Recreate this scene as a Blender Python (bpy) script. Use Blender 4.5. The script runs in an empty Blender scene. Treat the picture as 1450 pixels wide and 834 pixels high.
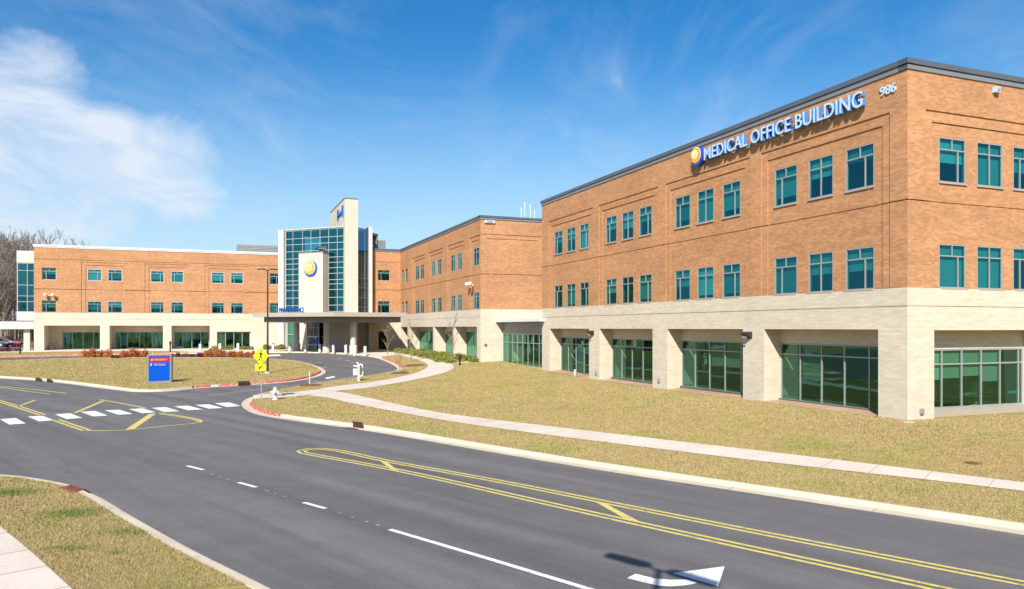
import bpy, math, random
import numpy as np
from mathutils import Vector, Matrix
from mathutils.geometry import delaunay_2d_cdt

RND = random.Random(7)
scene = bpy.context.scene
COL = scene.collection

# ------------------------------------------------------------------ camera model and the site's axes
F_PX, HZ, CX, ZC = 1060.0, 464.0, 725.0, 4.5
TH = math.atan2(417.0, 1060.0)
U = Vector((-math.sin(TH), math.cos(TH), 0))      # building axis running away from the camera
V = Vector((math.cos(TH), math.sin(TH), 0))       # building axis running to the right
W = (V - U) / math.sqrt(2)                        # diagonal of the entrance tower
Q = (U + V) / math.sqrt(2)
UP = Vector((0, 0, 1))
SUN_AZ, SUN_EL = math.radians(13), math.radians(39)   # azimuth the shadows run to (from +Y to +X), elevation


def uv2(u, v, z=0.0):
    p = U * u + V * v
    return Vector((p.x, p.y, z))


def ss(a, b, x):
    t = min(1.0, max(0.0, (x - a) / (b - a)))
    return t * t * (3 - 2 * t)


def H(x, y):
    """height of the road surface / terrain"""
    u = U.x * x + U.y * y
    v = V.x * x + V.y * y
    d = 0.7071 * (x + y)
    A = 0.75 - 0.2 * ss(21, 60, u) - 0.55 * ss(60, 95, u)
    return 1.45 * ss(45, 100, y) + A * ss(22.5, 31.5, d) * ss(12, 25, v)


def G(px, py):
    """ground point seen at photograph pixel px, py"""
    kx, kz = (px - CX) / F_PX, (py - HZ) / F_PX
    y0, y = 2.0, 2.0
    while y < 400:
        if ZC - kz * y < H(kx * y, y):
            break
        y0 = y
        y += 0.25
    a, b = y0, y
    for _ in range(20):
        m = (a + b) / 2
        if ZC - kz * m < H(kx * m, m):
            b = m
        else:
            a = m
    return (kx * b, b)


def crop(x0, y0, sc, pts):
    return [(x0 + sc * x, y0 + sc * y) for x, y in pts]


# ------------------------------------------------------------------ tagging
def tag(o, label=None, cat=None, group=None, kind=None):
    if label: o['label'] = label
    if cat: o['category'] = cat
    if group: o['group'] = group
    if kind: o['kind'] = kind
    return o


ORG = {}


def empty(name, loc=(0, 0, 0), label=None, cat=None, group=None):
    o = bpy.data.objects.new(name, None)
    COL.objects.link(o)
    o.empty_display_size = 0.3
    o.location = loc
    ORG[o] = Vector(loc)
    return tag(o, label, cat, group)


def copy_tree(o, parent=None):
    c = o.copy()
    COL.objects.link(c)
    if parent: c.parent = parent
    for ch in list(o.children):
        copy_tree(ch, c)
    return c


# ------------------------------------------------------------------ mesh builder
class MB:
    def __init__(s):
        s.v, s.f = [], []

    def add(s, vs, fs):
        n = len(s.v)
        s.v += [tuple(p) for p in vs]
        s.f += [tuple(i + n for i in f) for f in fs]
        return s

    def quad(s, a, b, c, d):
        return s.add([a, b, c, d], [(0, 1, 2, 3)])

    def obox(s, o, ax, ay, az):
        """box from corner o with edge vectors"""
        o, ax, ay, az = Vector(o), Vector(ax), Vector(ay), Vector(az)
        P = [o, o + ax, o + ax + ay, o + ay]
        P += [p + az for p in P]
        F = [(0, 3, 2, 1), (4, 5, 6, 7), (0, 1, 5, 4), (1, 2, 6, 5), (2, 3, 7, 6), (3, 0, 4, 7)]
        if ax.cross(ay).dot(az) < 0:
            F = [tuple(reversed(f)) for f in F]
        return s.add(P, F)

    def box(s, x0, x1, y0, y1, z0, z1):
        return s.obox((x0, y0, z0), (x1 - x0, 0, 0), (0, y1 - y0, 0), (0, 0, z1 - z0))

    def prism(s, poly, z0, z1):
        A = sum(poly[i][0] * poly[(i + 1) % len(poly)][1] - poly[(i + 1) % len(poly)][0] * poly[i][1] for i in range(len(poly)))
        if A < 0: poly = list(reversed(poly))
        n = len(poly)
        P = [(p[0], p[1], z0) for p in poly] + [(p[0], p[1], z1) for p in poly]
        F = [tuple(reversed(range(n))), tuple(range(n, 2 * n))]
        F += [(i, (i + 1) % n, n + (i + 1) % n, n + i) for i in range(n)]
        return s.add(P, F)

    def tube(s, pts, radii, n=8, caps=True):
        pts = [Vector(p) for p in pts]
        if not hasattr(radii, '__len__'): radii = [radii] * len(pts)
        rings = []
        for i, p in enumerate(pts):
            d = (pts[min(i + 1, len(pts) - 1)] - pts[max(i - 1, 0)]).normalized()
            a = d.cross(UP)
            if a.length < 1e-3: a = Vector((1, 0, 0))
            a.normalize()
            b = d.cross(a)
            rings.append([p + (a * math.cos(t) + b * math.sin(t)) * radii[i] for t in [2 * math.pi * k / n for k in range(n)]])
        vs = [q for r in rings for q in r]
        fs = []
        for i in range(len(pts) - 1):
            for k in range(n):
                fs.append((i * n + k, i * n + (k + 1) % n, (i + 1) * n + (k + 1) % n, (i + 1) * n + k))
        if caps:
            fs.append(tuple(range(n - 1, -1, -1)))
            m = (len(pts) - 1) * n
            fs.append(tuple(m + k for k in range(n)))
        return s.add(vs, fs)

    def lathe(s, prof, n=20, c=(0, 0, 0)):
        """prof: (r, z) list from the bottom up"""
        c = Vector(c)
        vs, fs = [], []
        for r, z in prof:
            for k in range(n):
                t = 2 * math.pi * k / n
                vs.append(c + Vector((r * math.cos(t), r * math.sin(t), z)))
        for i in range(len(prof) - 1):
            for k in range(n):
                fs.append((i * n + k, i * n + (k + 1) % n, (i + 1) * n + (k + 1) % n, (i + 1) * n + k))
        fs.append(tuple(range(n - 1, -1, -1)))
        m = (len(prof) - 1) * n
        fs.append(tuple(m + k for k in range(n)))
        return s.add(vs, fs)

    def build(s, name, mat, parent=None, smooth=False, origin=None, uv=True):
        if parent is not None:
            org = ORG.get(parent, Vector((0, 0, 0)))
        else:
            org = Vector(origin) if origin is not None else Vector((0, 0, 0))
        me = bpy.data.meshes.new(name)
        me.from_pydata([(p[0] - org.x, p[1] - org.y, p[2] - org.z) for p in s.v], [], s.f)
        if uv: auto_uv(me, org)
        me.materials.append(mat)
        if smooth:
            me.polygons.foreach_set('use_smooth', [True] * len(me.polygons))
        o = bpy.data.objects.new(name, me)
        COL.objects.link(o)
        ORG[o] = org
        if parent is not None:
            o.parent = parent
        else:
            o.location = org
        return o


def auto_uv(me, org):
    """metric uv: along the wall and up, or x/y on flat faces"""
    uvl = me.uv_layers.new(name='UVMap')
    for p in me.polygons:
        n = p.normal
        for li in p.loop_indices:
            co = me.vertices[me.loops[li].vertex_index].co + org
            if abs(n.z) > 0.7:
                uvl.data[li].uv = (co.x, co.y)
            else:
                t = UP.cross(n)
                t.normalize()
                uvl.data[li].uv = (co.dot(t), co.z)


# ------------------------------------------------------------------ materials
def mat(name, col=(0.5, 0.5, 0.5), rough=0.6, metal=0.0, spec=0.5):
    m = bpy.data.materials.new(name)
    m.use_nodes = True
    b = m.node_tree.nodes['Principled BSDF']
    b.inputs['Base Color'].default_value = (*col, 1)
    b.inputs['Roughness'].default_value = rough
    b.inputs['Metallic'].default_value = metal
    b.inputs['Specular IOR Level'].default_value = spec
    return m


class NT:
    def __init__(s, m):
        s.t = m.node_tree
        s.b = s.t.nodes.get('Principled BSDF')

    def n(s, typ, **kw):
        nd = s.t.nodes.new(typ)
        ins = kw.pop('ins', {})
        for k, v in kw.items(): setattr(nd, k, v)
        for k, v in ins.items():
            if hasattr(v, 'is_linked') or isinstance(v, bpy.types.NodeSocket):
                s.t.links.new(v, nd.inputs[k])
            else:
                nd.inputs[k].default_value = v
        return nd

    def link(s, a, b): s.t.links.new(a, b)

    def noise(s, vec, scale, detail=4, rough=0.55, dist=0.0):
        return s.n('ShaderNodeTexNoise', ins={'Vector': vec, 'Scale': scale, 'Detail': detail, 'Roughness': rough, 'Distortion': dist})

    def ramp(s, fac, stops):
        r = s.n('ShaderNodeValToRGB', ins={'Fac': fac})
        el = r.color_ramp.elements
        while len(el) < len(stops): el.new(0.5)
        for e, (p, c) in zip(el, stops):
            e.position = p
            e.color = (*c, 1) if len(c) == 3 else c
        return r.outputs['Color']

    def mix(s, fac, a, b, mode='MIX'):
        m = s.n('ShaderNodeMix', data_type='RGBA', blend_type=mode)
        for i, v in ((0, fac), (6, a), (7, b)):
            if isinstance(v, bpy.types.NodeSocket): s.link(v, m.inputs[i])
            else: m.inputs[i].default_value = v if i == 0 else (*v, 1)
        return m.outputs[2]

    def math(s, op, a, b=0.0, c=0.0, clamp=False):
        m = s.n('ShaderNodeMath', operation=op, use_clamp=clamp)
        for i, v in enumerate((a, b, c)):
            if isinstance(v, bpy.types.NodeSocket): s.link(v, m.inputs[i])
            else: m.inputs[i].default_value = v
        return m.outputs[0]

    def mapping(s, vec, scale=(1, 1, 1), rot=(0, 0, 0)):
        return s.n('ShaderNodeMapping', ins={'Vector': vec, 'Scale': scale, 'Rotation': rot}).outputs[0]

    def bump(s, h, strength=0.3, dist=0.02):
        b = s.n('ShaderNodeBump', ins={'Height': h, 'Strength': strength, 'Distance': dist})
        s.link(b.outputs[0], s.b.inputs['Normal'])


def brick_mat(name, c1, c2, mortar, bw, rh, ms, streak, patch, bumpd=0.006):
    m = mat(name, c1, 0.85, spec=0.2)
    t = NT(m)
    uv = t.n('ShaderNodeTexCoord').outputs['UV']
    br = t.n('ShaderNodeTexBrick', ins={'Vector': uv, 'Color1': (*c1, 1), 'Color2': (*c2, 1), 'Mortar': (*mortar, 1), 'Scale': 1.0,
                                        'Mortar Size': ms, 'Mortar Smooth': 0.2, 'Bias': 0.0, 'Brick Width': bw, 'Row Height': rh})
    br.offset = 0.5
    # every brick draws its own shade; courses from different batches; weathered patches; pale bloom
    sp = t.n('ShaderNodeSeparateXYZ', ins={0: uv})
    row = t.math('FLOOR', t.math('DIVIDE', sp.outputs[1], rh))
    odd = t.math('MULTIPLY', t.math('MODULO', row, 2.0), 0.5)
    colm = t.math('FLOOR', t.math('ADD', t.math('DIVIDE', sp.outputs[0], bw), odd))
    wn = t.n('ShaderNodeTexWhiteNoise', noise_dimensions='2D', ins={0: t.n('ShaderNodeCombineXYZ', ins={0: colm, 1: row, 2: 0.0}).outputs[0]})
    cellr = t.ramp(wn.outputs['Value'], [(0.0, (1 - streak * 1.5, 1 - streak * 1.7, 1 - streak * 1.8)), (0.5, (1, 1, 1)), (1.0, (1 + streak * 1.6, 1 + streak * 1.9, 1 + streak * 2.1))])
    col = t.mix(1.0, br.outputs['Color'], cellr, 'MULTIPLY')
    band = t.noise(t.mapping(uv, (0.30, 2.6, 1)), 1.0, 5, 0.7)
    bandr = t.ramp(band.outputs['Fac'], [(0.30, (1 - patch, 1 - patch * 1.1, 1 - patch * 1.2)), (0.70, (1 + patch, 1 + patch * 1.1, 1 + patch * 1.2))])
    col = t.mix(1.0, col, bandr, 'MULTIPLY')
    big = t.noise(t.mapping(uv, (0.22, 0.4, 1)), 1.0, 5, 0.65)
    bigr = t.ramp(big.outputs['Fac'], [(0.35, (1 - patch,) * 3), (0.65, (1 + patch,) * 3)])
    col = t.mix(1.0, col, bigr, 'MULTIPLY')
    drip = t.noise(t.mapping(uv, (2.2, 0.22, 1)), 1.0, 4, 0.7)
    dk = t.ramp(drip.outputs['Fac'], [(0.60, (0, 0, 0)), (0.80, (patch * 2.2,) * 3)])
    col = t.mix(dk, col, tuple(min(1, x * 1.5 + .05) for x in mortar))
    t.link(col, t.b.inputs['Base Color'])
    t.bump(br.outputs['Fac'], 0.5, -bumpd)
    return m


M = {}
M['brick'] = brick_mat('brick', (0.46, 0.222, 0.100), (0.43, 0.204, 0.091), (0.44, 0.27, 0.155), 0.24, 0.080, 0.009, 0.085, 0.09)
M['block'] = brick_mat('pale_brick', (0.60, 0.53, 0.41), (0.565, 0.495, 0.38), (0.51, 0.445, 0.335), 0.40, 0.10, 0.010, 0.035, 0.04)


def rough_mat(name, col, var=0.12, scale=2.0, rough=0.75, bump=0.0, spec=0.3, metal=0.0):
    m = mat(name, col, rough, metal, spec)
    t = NT(m)
    oc = t.n('ShaderNodeTexCoord').outputs['Object']
    nz = t.noise(oc, scale, 5, 0.6)
    c = t.ramp(nz.outputs['Fac'], [(0.3, tuple(x * (1 - var) for x in col)), (0.7, tuple(min(1, x * (1 + var)) for x in col))])
    t.link(c, t.b.inputs['Base Color'])
    if bump: t.bump(nz.outputs['Fac'], bump, 0.01)
    return m


M['coping'] = rough_mat('coping_metal', (0.115, 0.13, 0.15), 0.06, 1.0, 0.42, metal=0.2)
M['coping_light'] = rough_mat('coping_pale_metal', (0.22, 0.23, 0.24), 0.06, 1.0, 0.45, metal=0.2)
M['coping_white'] = rough_mat('coping_white_metal', (0.62, 0.64, 0.66), 0.05, 1.0, 0.5)
M['alu'] = rough_mat('anodised_frame', (0.36, 0.36, 0.35), 0.05, 2.0, 0.4, metal=0.3)
M['alu_white'] = rough_mat('white_frame', (0.40, 0.42, 0.42), 0.04, 2.0, 0.45)
M['panel_white'] = rough_mat('white_panel', (0.55, 0.53, 0.48), 0.05, 0.5, 0.6)
M['cast'] = rough_mat('cream_panel', (0.54, 0.485, 0.39), 0.05, 0.4, 0.75)
M['roof'] = rough_mat('roof_membrane', (0.5, 0.5, 0.48), 0.1, 0.4, 0.9)
M['metal_grey'] = rough_mat('grey_metal', (0.36, 0.36, 0.34), 0.06, 1.0, 0.45, metal=0.4)
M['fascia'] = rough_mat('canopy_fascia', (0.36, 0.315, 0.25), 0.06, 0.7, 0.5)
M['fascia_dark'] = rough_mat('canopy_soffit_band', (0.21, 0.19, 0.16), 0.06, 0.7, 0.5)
M['dark'] = rough_mat('dark_bronze', (0.035, 0.026, 0.02), 0.1, 3.0, 0.45)
M['black'] = rough_mat('black_paint', (0.015, 0.015, 0.016), 0.1, 3.0, 0.5)
M['white'] = rough_mat('white_paint', (0.66, 0.65, 0.62), 0.05, 4.0, 0.5)
M['column'] = rough_mat('column_concrete', (0.50, 0.47, 0.41), 0.07, 1.5, 0.7)
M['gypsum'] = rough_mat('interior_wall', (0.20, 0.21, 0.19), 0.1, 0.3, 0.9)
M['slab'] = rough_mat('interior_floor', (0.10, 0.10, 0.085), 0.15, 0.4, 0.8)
M['blind'] = rough_mat('roller_blind', (0.27, 0.27, 0.25), 0.05, 0.5, 0.8)
M['blind_dark'] = rough_mat('roller_blind_dark', (0.15, 0.155, 0.15), 0.06, 0.5, 0.8)
M['blind_pale'] = rough_mat('roller_blind_pale', (0.42, 0.42, 0.38), 0.06, 0.5, 0.8)
M['galv'] = rough_mat('galvanised_steel', (0.45, 0.46, 0.47), 0.08, 5.0, 0.4, metal=0.5)
M['sign_yellow'] = rough_mat('fluorescent_sheet', (0.62, 0.86, 0.012), 0.03, 1.0, 0.45)
M['sign_blue'] = rough_mat('sign_blue', (0.0, 0.10, 0.62), 0.04, 1.0, 0.4)
M['sign_red'] = rough_mat('sign_red', (0.62, 0.012, 0.03), 0.04, 1.0, 0.4)
M['letter_white'] = rough_mat('letter_white', (0.46, 0.58, 0.70), 0.03, 1.0, 0.4)
M['letter_blue'] = rough_mat('letter_blue', (0.05, 0.22, 0.56), 0.03, 1.0, 0.4)
M['letter_main'] = rough_mat('letter_deep_blue', (0.008, 0.10, 0.42), 0.03, 1.0, 0.4)
M['em_blue'] = rough_mat('emblem_blue', (0.025, 0.07, 0.42), 0.03, 1.0, 0.35)
M['em_gold'] = rough_mat('emblem_gold', (0.85, 0.36, 0.03), 0.04, 1.0, 0.35)
M['em_yellow'] = rough_mat('emblem_yellow', (0.88, 0.66, 0.16), 0.04, 1.0, 0.35)
M['em_pale'] = rough_mat('emblem_pale', (0.85, 0.84, 0.72), 0.04, 1.0, 0.35)
M['rust'] = rough_mat('rusty_iron', (0.20, 0.045, 0.018), 0.3, 8.0, 0.85)
M['rust_dark'] = rough_mat('dark_iron', (0.05, 0.025, 0.015), 0.3, 8.0, 0.85)
M['mulch'] = rough_mat('mulch', (0.15, 0.075, 0.04), 0.45, 9.0, 0.95, bump=0.6)


def glass_mat(name, tint, refl_tint, ior, base, rough=0.01, wob=0.003):
    m = bpy.data.materials.new(name)
    m.use_nodes = True
    t = NT(m)
    t.t.nodes.remove(t.b)
    out = t.t.nodes['Material Output']
    oc = t.n('ShaderNodeTexCoord').outputs['Object']
    nz = t.noise(oc, 0.7, 2, 0.5)
    bp = t.n('ShaderNodeBump', ins={'Height': nz.outputs['Fac'], 'Strength': wob, 'Distance': 1.0})
    lw = t.n('ShaderNodeLayerWeight', ins={'Blend': 0.5, 'Normal': bp.outputs[0]})
    f = t.math('ADD', base, t.math('MULTIPLY', t.math('POWER', lw.outputs['Facing'], 5.0), 1 - base))
    tr = t.n('ShaderNodeBsdfTransparent', ins={'Color': (*tint, 1)})
    gl = t.n('ShaderNodeBsdfGlossy', ins={'Color': (*refl_tint, 1), 'Roughness': rough, 'Normal': bp.outputs[0]})
    mx = t.n('ShaderNodeMixShader', ins={0: f, 1: tr.outputs[0], 2: gl.outputs[0]})
    t.link(mx.outputs[0], out.inputs['Surface'])
    return m


M['glass'] = glass_mat('teal_window_glass', (0.22, 0.72, 0.70), (0.12, 0.62, 0.78), 1.55, 0.16)
M['glass_green'] = glass_mat('green_storefront_glass', (0.46, 0.78, 0.63), (0.36, 0.82, 0.62), 1.6, 0.16)
M['glass_tower'] = glass_mat('tower_curtain_glass', (0.06, 0.32, 0.35), (0.12, 0.52, 0.62), 1.6, 0.30)
M['glass_blue'] = glass_mat('blue_curtain_glass', (0.10, 0.22, 0.36), (0.20, 0.48, 0.85), 1.6, 0.30)
M['glass_dark'] = glass_mat('door_glass', (0.22, 0.30, 0.28), (0.8, 0.9, 0.9), 1.5, 0.06)


def ground_mats():
    # asphalt: grey with wheel-path and patch mottling along the road
    m = mat('asphalt', (0.07, 0.07, 0.075), 0.85, spec=0.25)
    t = NT(m)
    oc = t.n('ShaderNodeTexCoord').outputs['Object']
    along = t.mapping(oc, (1, 1, 1), (0, 0, math.radians(45)))
    st = t.noise(t.mapping(along, (0.035, 0.8, 1)), 1.0, 5, 0.6, 0.2)
    mot = t.noise(oc, 0.8, 8, 0.7, 0.3)
    fine = t.noise(oc, 22.0, 5, 0.8)
    c = t.ramp(st.outputs['Fac'], [(0.32, (0.102, 0.097, 0.094)), (0.68, (0.155, 0.148, 0.143))])
    c = t.mix(1.0, c, t.ramp(mot.outputs['Fac'], [(0.3, (0.88,) * 3), (0.75, (1.10,) * 3)]), 'MULTIPLY')
    c = t.mix(1.0, c, t.ramp(fine.outputs['Fac'], [(0.3, (0.68,) * 3), (0.7, (1.36,) * 3)]), 'MULTIPLY')
    # hairline cracks, sparse
    wn_ = t.noise(oc, 0.6, 4, 0.6).outputs['Color']
    vec = t.n('ShaderNodeVectorMath', operation='MULTIPLY_ADD', ins={0: wn_, 1: (2.5, 2.5, 0), 2: oc}).outputs[0]
    vo = t.n('ShaderNodeTexVoronoi', feature='DISTANCE_TO_EDGE', ins={'Vector': vec, 'Scale': 0.13})
    ck = t.ramp(vo.outputs['Distance'], [(0.0, (1, 1, 1)), (0.0035, (0, 0, 0))])
    gate = t.ramp(t.noise(oc, 0.11, 2, 0.5).outputs['Fac'], [(0.50, (0, 0, 0)), (0.60, (0.5,) * 3)])
    c = t.mix(t.mix(1.0, ck, gate, 'MULTIPLY'), c, (0.05, 0.05, 0.05))
    t.link(c, t.b.inputs['Base Color'])
    t.bump(fine.outputs['Fac'], 0.5, 0.012)
    M['asphalt'] = m

    m = mat('dormant_grass', (0.3, 0.25, 0.1), 0.95, spec=0.1)
    t = NT(m)
    oc = t.n('ShaderNodeTexCoord').outputs['Object']
    a = t.noise(oc, 0.30, 5, 0.62, 0.4)
    b = t.noise(oc, 1.6, 7, 0.72)
    f = t.noise(t.mapping(oc, (1, 1, 0.4)), 30.0, 4, 0.7)
    c = t.ramp(a.outputs['Fac'], [(0.30, (0.330, 0.238, 0.090)), (0.5, (0.355, 0.275, 0.103)), (0.66, (0.280, 0.250, 0.073))])
    c = t.mix(1.0, c, t.ramp(b.outputs['Fac'], [(0.3, (0.66, 0.70, 0.60)), (0.7, (1.32, 1.26, 1.32))]), 'MULTIPLY')
    c = t.mix(1.0, c, t.ramp(f.outputs['Fac'], [(0.28, (0.5, 0.5, 0.45)), (0.72, (1.42, 1.42, 1.45))]), 'MULTIPLY')
    g = t.noise(oc, 0.75, 3, 0.5)
    gf = t.ramp(g.outputs['Fac'], [(0.64, (0, 0, 0)), (0.72, (0.55,) * 3)])
    c = t.mix(gf, c, (0.16, 0.20, 0.05))
    t.link(c, t.b.inputs['Base Color'])
    t.bump(f.outputs['Fac'], 0.8, 0.03)
    M['grass'] = m

    def concrete(name, col, jscale, var=0.1):
        m = mat(name, col, 0.8, spec=0.25)
        t = NT(m)
        oc = t.n('ShaderNodeTexCoord').outputs['Object']
        n1 = t.noise(oc, 0.5, 5, 0.6)
        n2 = t.noise(oc, 14, 4, 0.7)
        c = t.ramp(n1.outputs['Fac'], [(0.3, tuple(x * (1 - var) for x in col)), (0.7, tuple(x * (1 + var) for x in col))])
        c = t.mix(1.0, c, t.ramp(n2.outputs['Fac'], [(0.3, (0.88,) * 3), (0.7, (1.1,) * 3)]), 'MULTIPLY')
        t.link(c, t.b.inputs['Base Color'])
        t.bump(n2.outputs['Fac'], 0.2, 0.005)
        return m
    M['kerb'] = concrete('kerb_concrete', (0.52, 0.445, 0.335), 3, 0.13)
    M['walk'] = concrete('sidewalk_concrete', (0.60, 0.515, 0.43), 2, 0.10)
    M['walk_old'] = concrete('sidewalk_old_concrete', (0.57, 0.50, 0.42), 2, 0.10)
    M['gravel'] = concrete('gravel_strip', (0.40, 0.27, 0.17), 2, 0.25)

    def paint(name, col, wear, cover=0.33):
        m = mat(name, col, 0.7, spec=0.3)
        t = NT(m)
        oc = t.n('ShaderNodeTexCoord').outputs['Object']
        n1 = t.noise(oc, 6.0, 6, 0.75)
        k = t.ramp(n1.outputs['Fac'], [(cover - 0.06, (0, 0, 0)), (cover + 0.06, (1, 1, 1))])
        t.link(t.mix(k, wear, col), t.b.inputs['Base Color'])
        return m
    M['paint_white'] = paint('road_paint_white', (0.70, 0.70, 0.68), (0.25, 0.25, 0.25), 0.39)
    M['paint_yellow'] = paint('road_paint_yellow', (0.60, 0.49, 0.145), (0.30, 0.26, 0.13), 0.42)
    M['paint_worn'] = paint('road_paint_worn', (0.36, 0.36, 0.35), (0.12, 0.12, 0.12), 0.46)
    M['paint_red'] = paint('kerb_paint_red', (0.50, 0.055, 0.05), (0.55, 0.36, 0.30), 0.45)


ground_mats()


def leaf_mat(name, c1, c2):
    m = mat(name, c1, 0.7, spec=0.2)
    t = NT(m)
    oi = t.n('ShaderNodeTexCoord').outputs['Object']
    n1 = t.noise(oi, 9.0, 2, 0.6)
    c = t.ramp(n1.outputs['Fac'], [(0.32, c1), (0.68, c2)])
    t.link(c, t.b.inputs['Base Color'])
    return m


M['leaf_green'] = leaf_mat('shrub_leaf_green', (0.09, 0.115, 0.015), (0.30, 0.31, 0.055))
M['leaf_orange'] = leaf_mat('shrub_leaf_orange', (0.26, 0.045, 0.010), (0.62, 0.19, 0.035))
M['leaf_red'] = leaf_mat('shrub_leaf_dark_red', (0.06, 0.010, 0.010), (0.16, 0.025, 0.02))
M['bark'] = rough_mat('bark', (0.20, 0.165, 0.135), 0.35, 1.5, 0.9)
M['bark_pale'] = rough_mat('bark_pale', (0.30, 0.22, 0.16), 0.25, 3, 0.9)
M['blade'] = leaf_mat('grass_blade_straw', (0.235, 0.175, 0.06), (0.46, 0.37, 0.16))
M['blade_green'] = leaf_mat('grass_blade_green', (0.07, 0.13, 0.02), (0.20, 0.26, 0.05))


# ------------------------------------------------------------------ world, sun, camera
def world():
    w = bpy.data.worlds.new('World')
    scene.world = w
    w.use_nodes = True
    t = NT(w)
    bg = t.t.nodes['Background']
    sky = t.n('ShaderNodeTexSky', sky_type='NISHITA', sun_disc=False)
    sky.sun_elevation = SUN_EL
    # towards the sun: opposite of the shadow direction
    sky.sun_rotation = math.atan2(-math.sin(SUN_AZ), -math.cos(SUN_AZ))
    sky.air_density = 1.0
    sky.dust_density = 0.6
    sky.ozone_density = 2.2
    hs = t.n('ShaderNodeHueSaturation', ins={'Hue': 0.500, 'Saturation': 1.44, 'Value': 0.82, 'Color': sky.outputs[0]})
    d = t.n('ShaderNodeTexCoord').outputs['Generated']
    sep = t.n('ShaderNodeSeparateXYZ', ins={0: d})
    # cirrus sheet high above the ground: project the view direction on it
    zz = t.math('ADD', t.math('MAXIMUM', sep.outputs[2], 0.0), 0.12)
    px = t.math('DIVIDE', sep.outputs[0], zz)
    py = t.math('DIVIDE', sep.outputs[1], zz)
    pl = t.n('ShaderNodeCombineXYZ', ins={0: px, 1: py, 2: 0.0}).outputs[0]
    n1 = t.noise(t.mapping(pl, (1.1, 0.75, 1), (0, 0, math.radians(24))), 1.9, 11, 0.62, 1.0)
    n2 = t.noise(t.mapping(pl, (1.2, 0.60, 1), (0, 0, math.radians(-50))), 1.9, 10, 0.60, 1.8)

    def blob(px_, py_, soft, hard):
        v = Vector(((px_ - CX) / F_PX, 1, (HZ - py_) / F_PX)).normalized()
        dp = t.n('ShaderNodeVectorMath', operation='DOT_PRODUCT', ins={0: t.n('ShaderNodeVectorMath', operation='NORMALIZE', ins={0: d}).outputs[0], 1: v})
        mr = t.n('ShaderNodeMapRange', interpolation_type='SMOOTHSTEP', ins={0: dp.outputs['Value'], 1: math.cos(math.radians(soft)), 2: math.cos(math.radians(hard)), 3: 0.0, 4: 1.0})
        return mr.outputs[0]
    main = t.math('MAXIMUM', blob(30, 165, 6.5, 1.0), t.math('MAXIMUM', blob(-40, 250, 11, 3), t.math('MAXIMUM', blob(130, 235, 6.5, 1.0), t.math('MULTIPLY', blob(245, 240, 5.0, 0.5), 0.95))))
    veil = t.math('MAXIMUM', blob(290, 60, 12, 2), t.math('MAXIMUM', t.math('MULTIPLY', blob(1010, 130, 15, 2), .62), blob(150, 300, 14, 4)))
    # the masks only raise the odds: the noise itself draws the ragged edges
    a = t.math('MULTIPLY', t.math('SUBTRACT', t.math('ADD', n1.outputs['Fac'], t.math('MULTIPLY', main, 0.50)), 0.70, clamp=True), 2.5, clamp=True)
    b = t.math('MULTIPLY', t.math('SUBTRACT', t.math('ADD', n2.outputs['Fac'], t.math('MULTIPLY', veil, 0.22)), 0.60, clamp=True), 0.55, clamp=True)
    thin = t.math('MULTIPLY', t.math('SUBTRACT', n1.outputs['Fac'], 0.48, clamp=True), 0.5)
    dens = t.math('ADD', t.math('MULTIPLY', a, 0.85), t.math('ADD', b, thin), clamp=True)
    # pale milky band of moist air towards the horizon
    hz = t.n('ShaderNodeMapRange', interpolation_type='SMOOTHSTEP', ins={0: sep.outputs[2], 1: 0.36, 2: 0.0, 3: 0.0, 4: 0.85}).outputs[0]
    c1 = t.mix(hz, hs.outputs[0], (3.0, 4.3, 5.3))
    c2 = t.mix(dens, c1, (4.2, 4.7, 5.4))
    t.link(c2, bg.inputs['Color'])
    bg.inputs['Strength'].default_value = 0.10


world()
sun = bpy.data.lights.new('sun', 'SUN')
sun.energy = 4.2
sun.angle = math.radians(0.4)
sun.color = (1.0, 0.945, 0.87)
so = bpy.data.objects.new('sun', sun)
COL.objects.link(so)
so.location = (-20, -60, 60)
sd = Vector((math.sin(SUN_AZ) * math.cos(SUN_EL), math.cos(SUN_AZ) * math.cos(SUN_EL), -math.sin(SUN_EL)))
so.rotation_euler = sd.to_track_quat('-Z', 'Y').to_euler()

cam = bpy.data.cameras.new('camera')
cam.sensor_width = 36
cam.lens = F_PX / 1450 * 36
cam.shift_y = (HZ - 417) / 1450
cam.clip_start = 0.1
cam.clip_end = 6000
co = bpy.data.objects.new('camera', cam)
COL.objects.link(co)
co.location = (0, 0, ZC)
co.rotation_euler = (math.pi / 2, 0, 0)
scene.camera = co
scene.view_settings.view_transform = 'Standard'
scene.view_settings.look = 'None'
scene.view_settings.exposure = 0.85
scene.view_settings.gamma = 1
scene.cycles.max_bounces = 8
scene.cycles.transparent_max_bounces = 12
scene.cycles.caustics_reflective = False
scene.cycles.caustics_refractive = False

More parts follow.
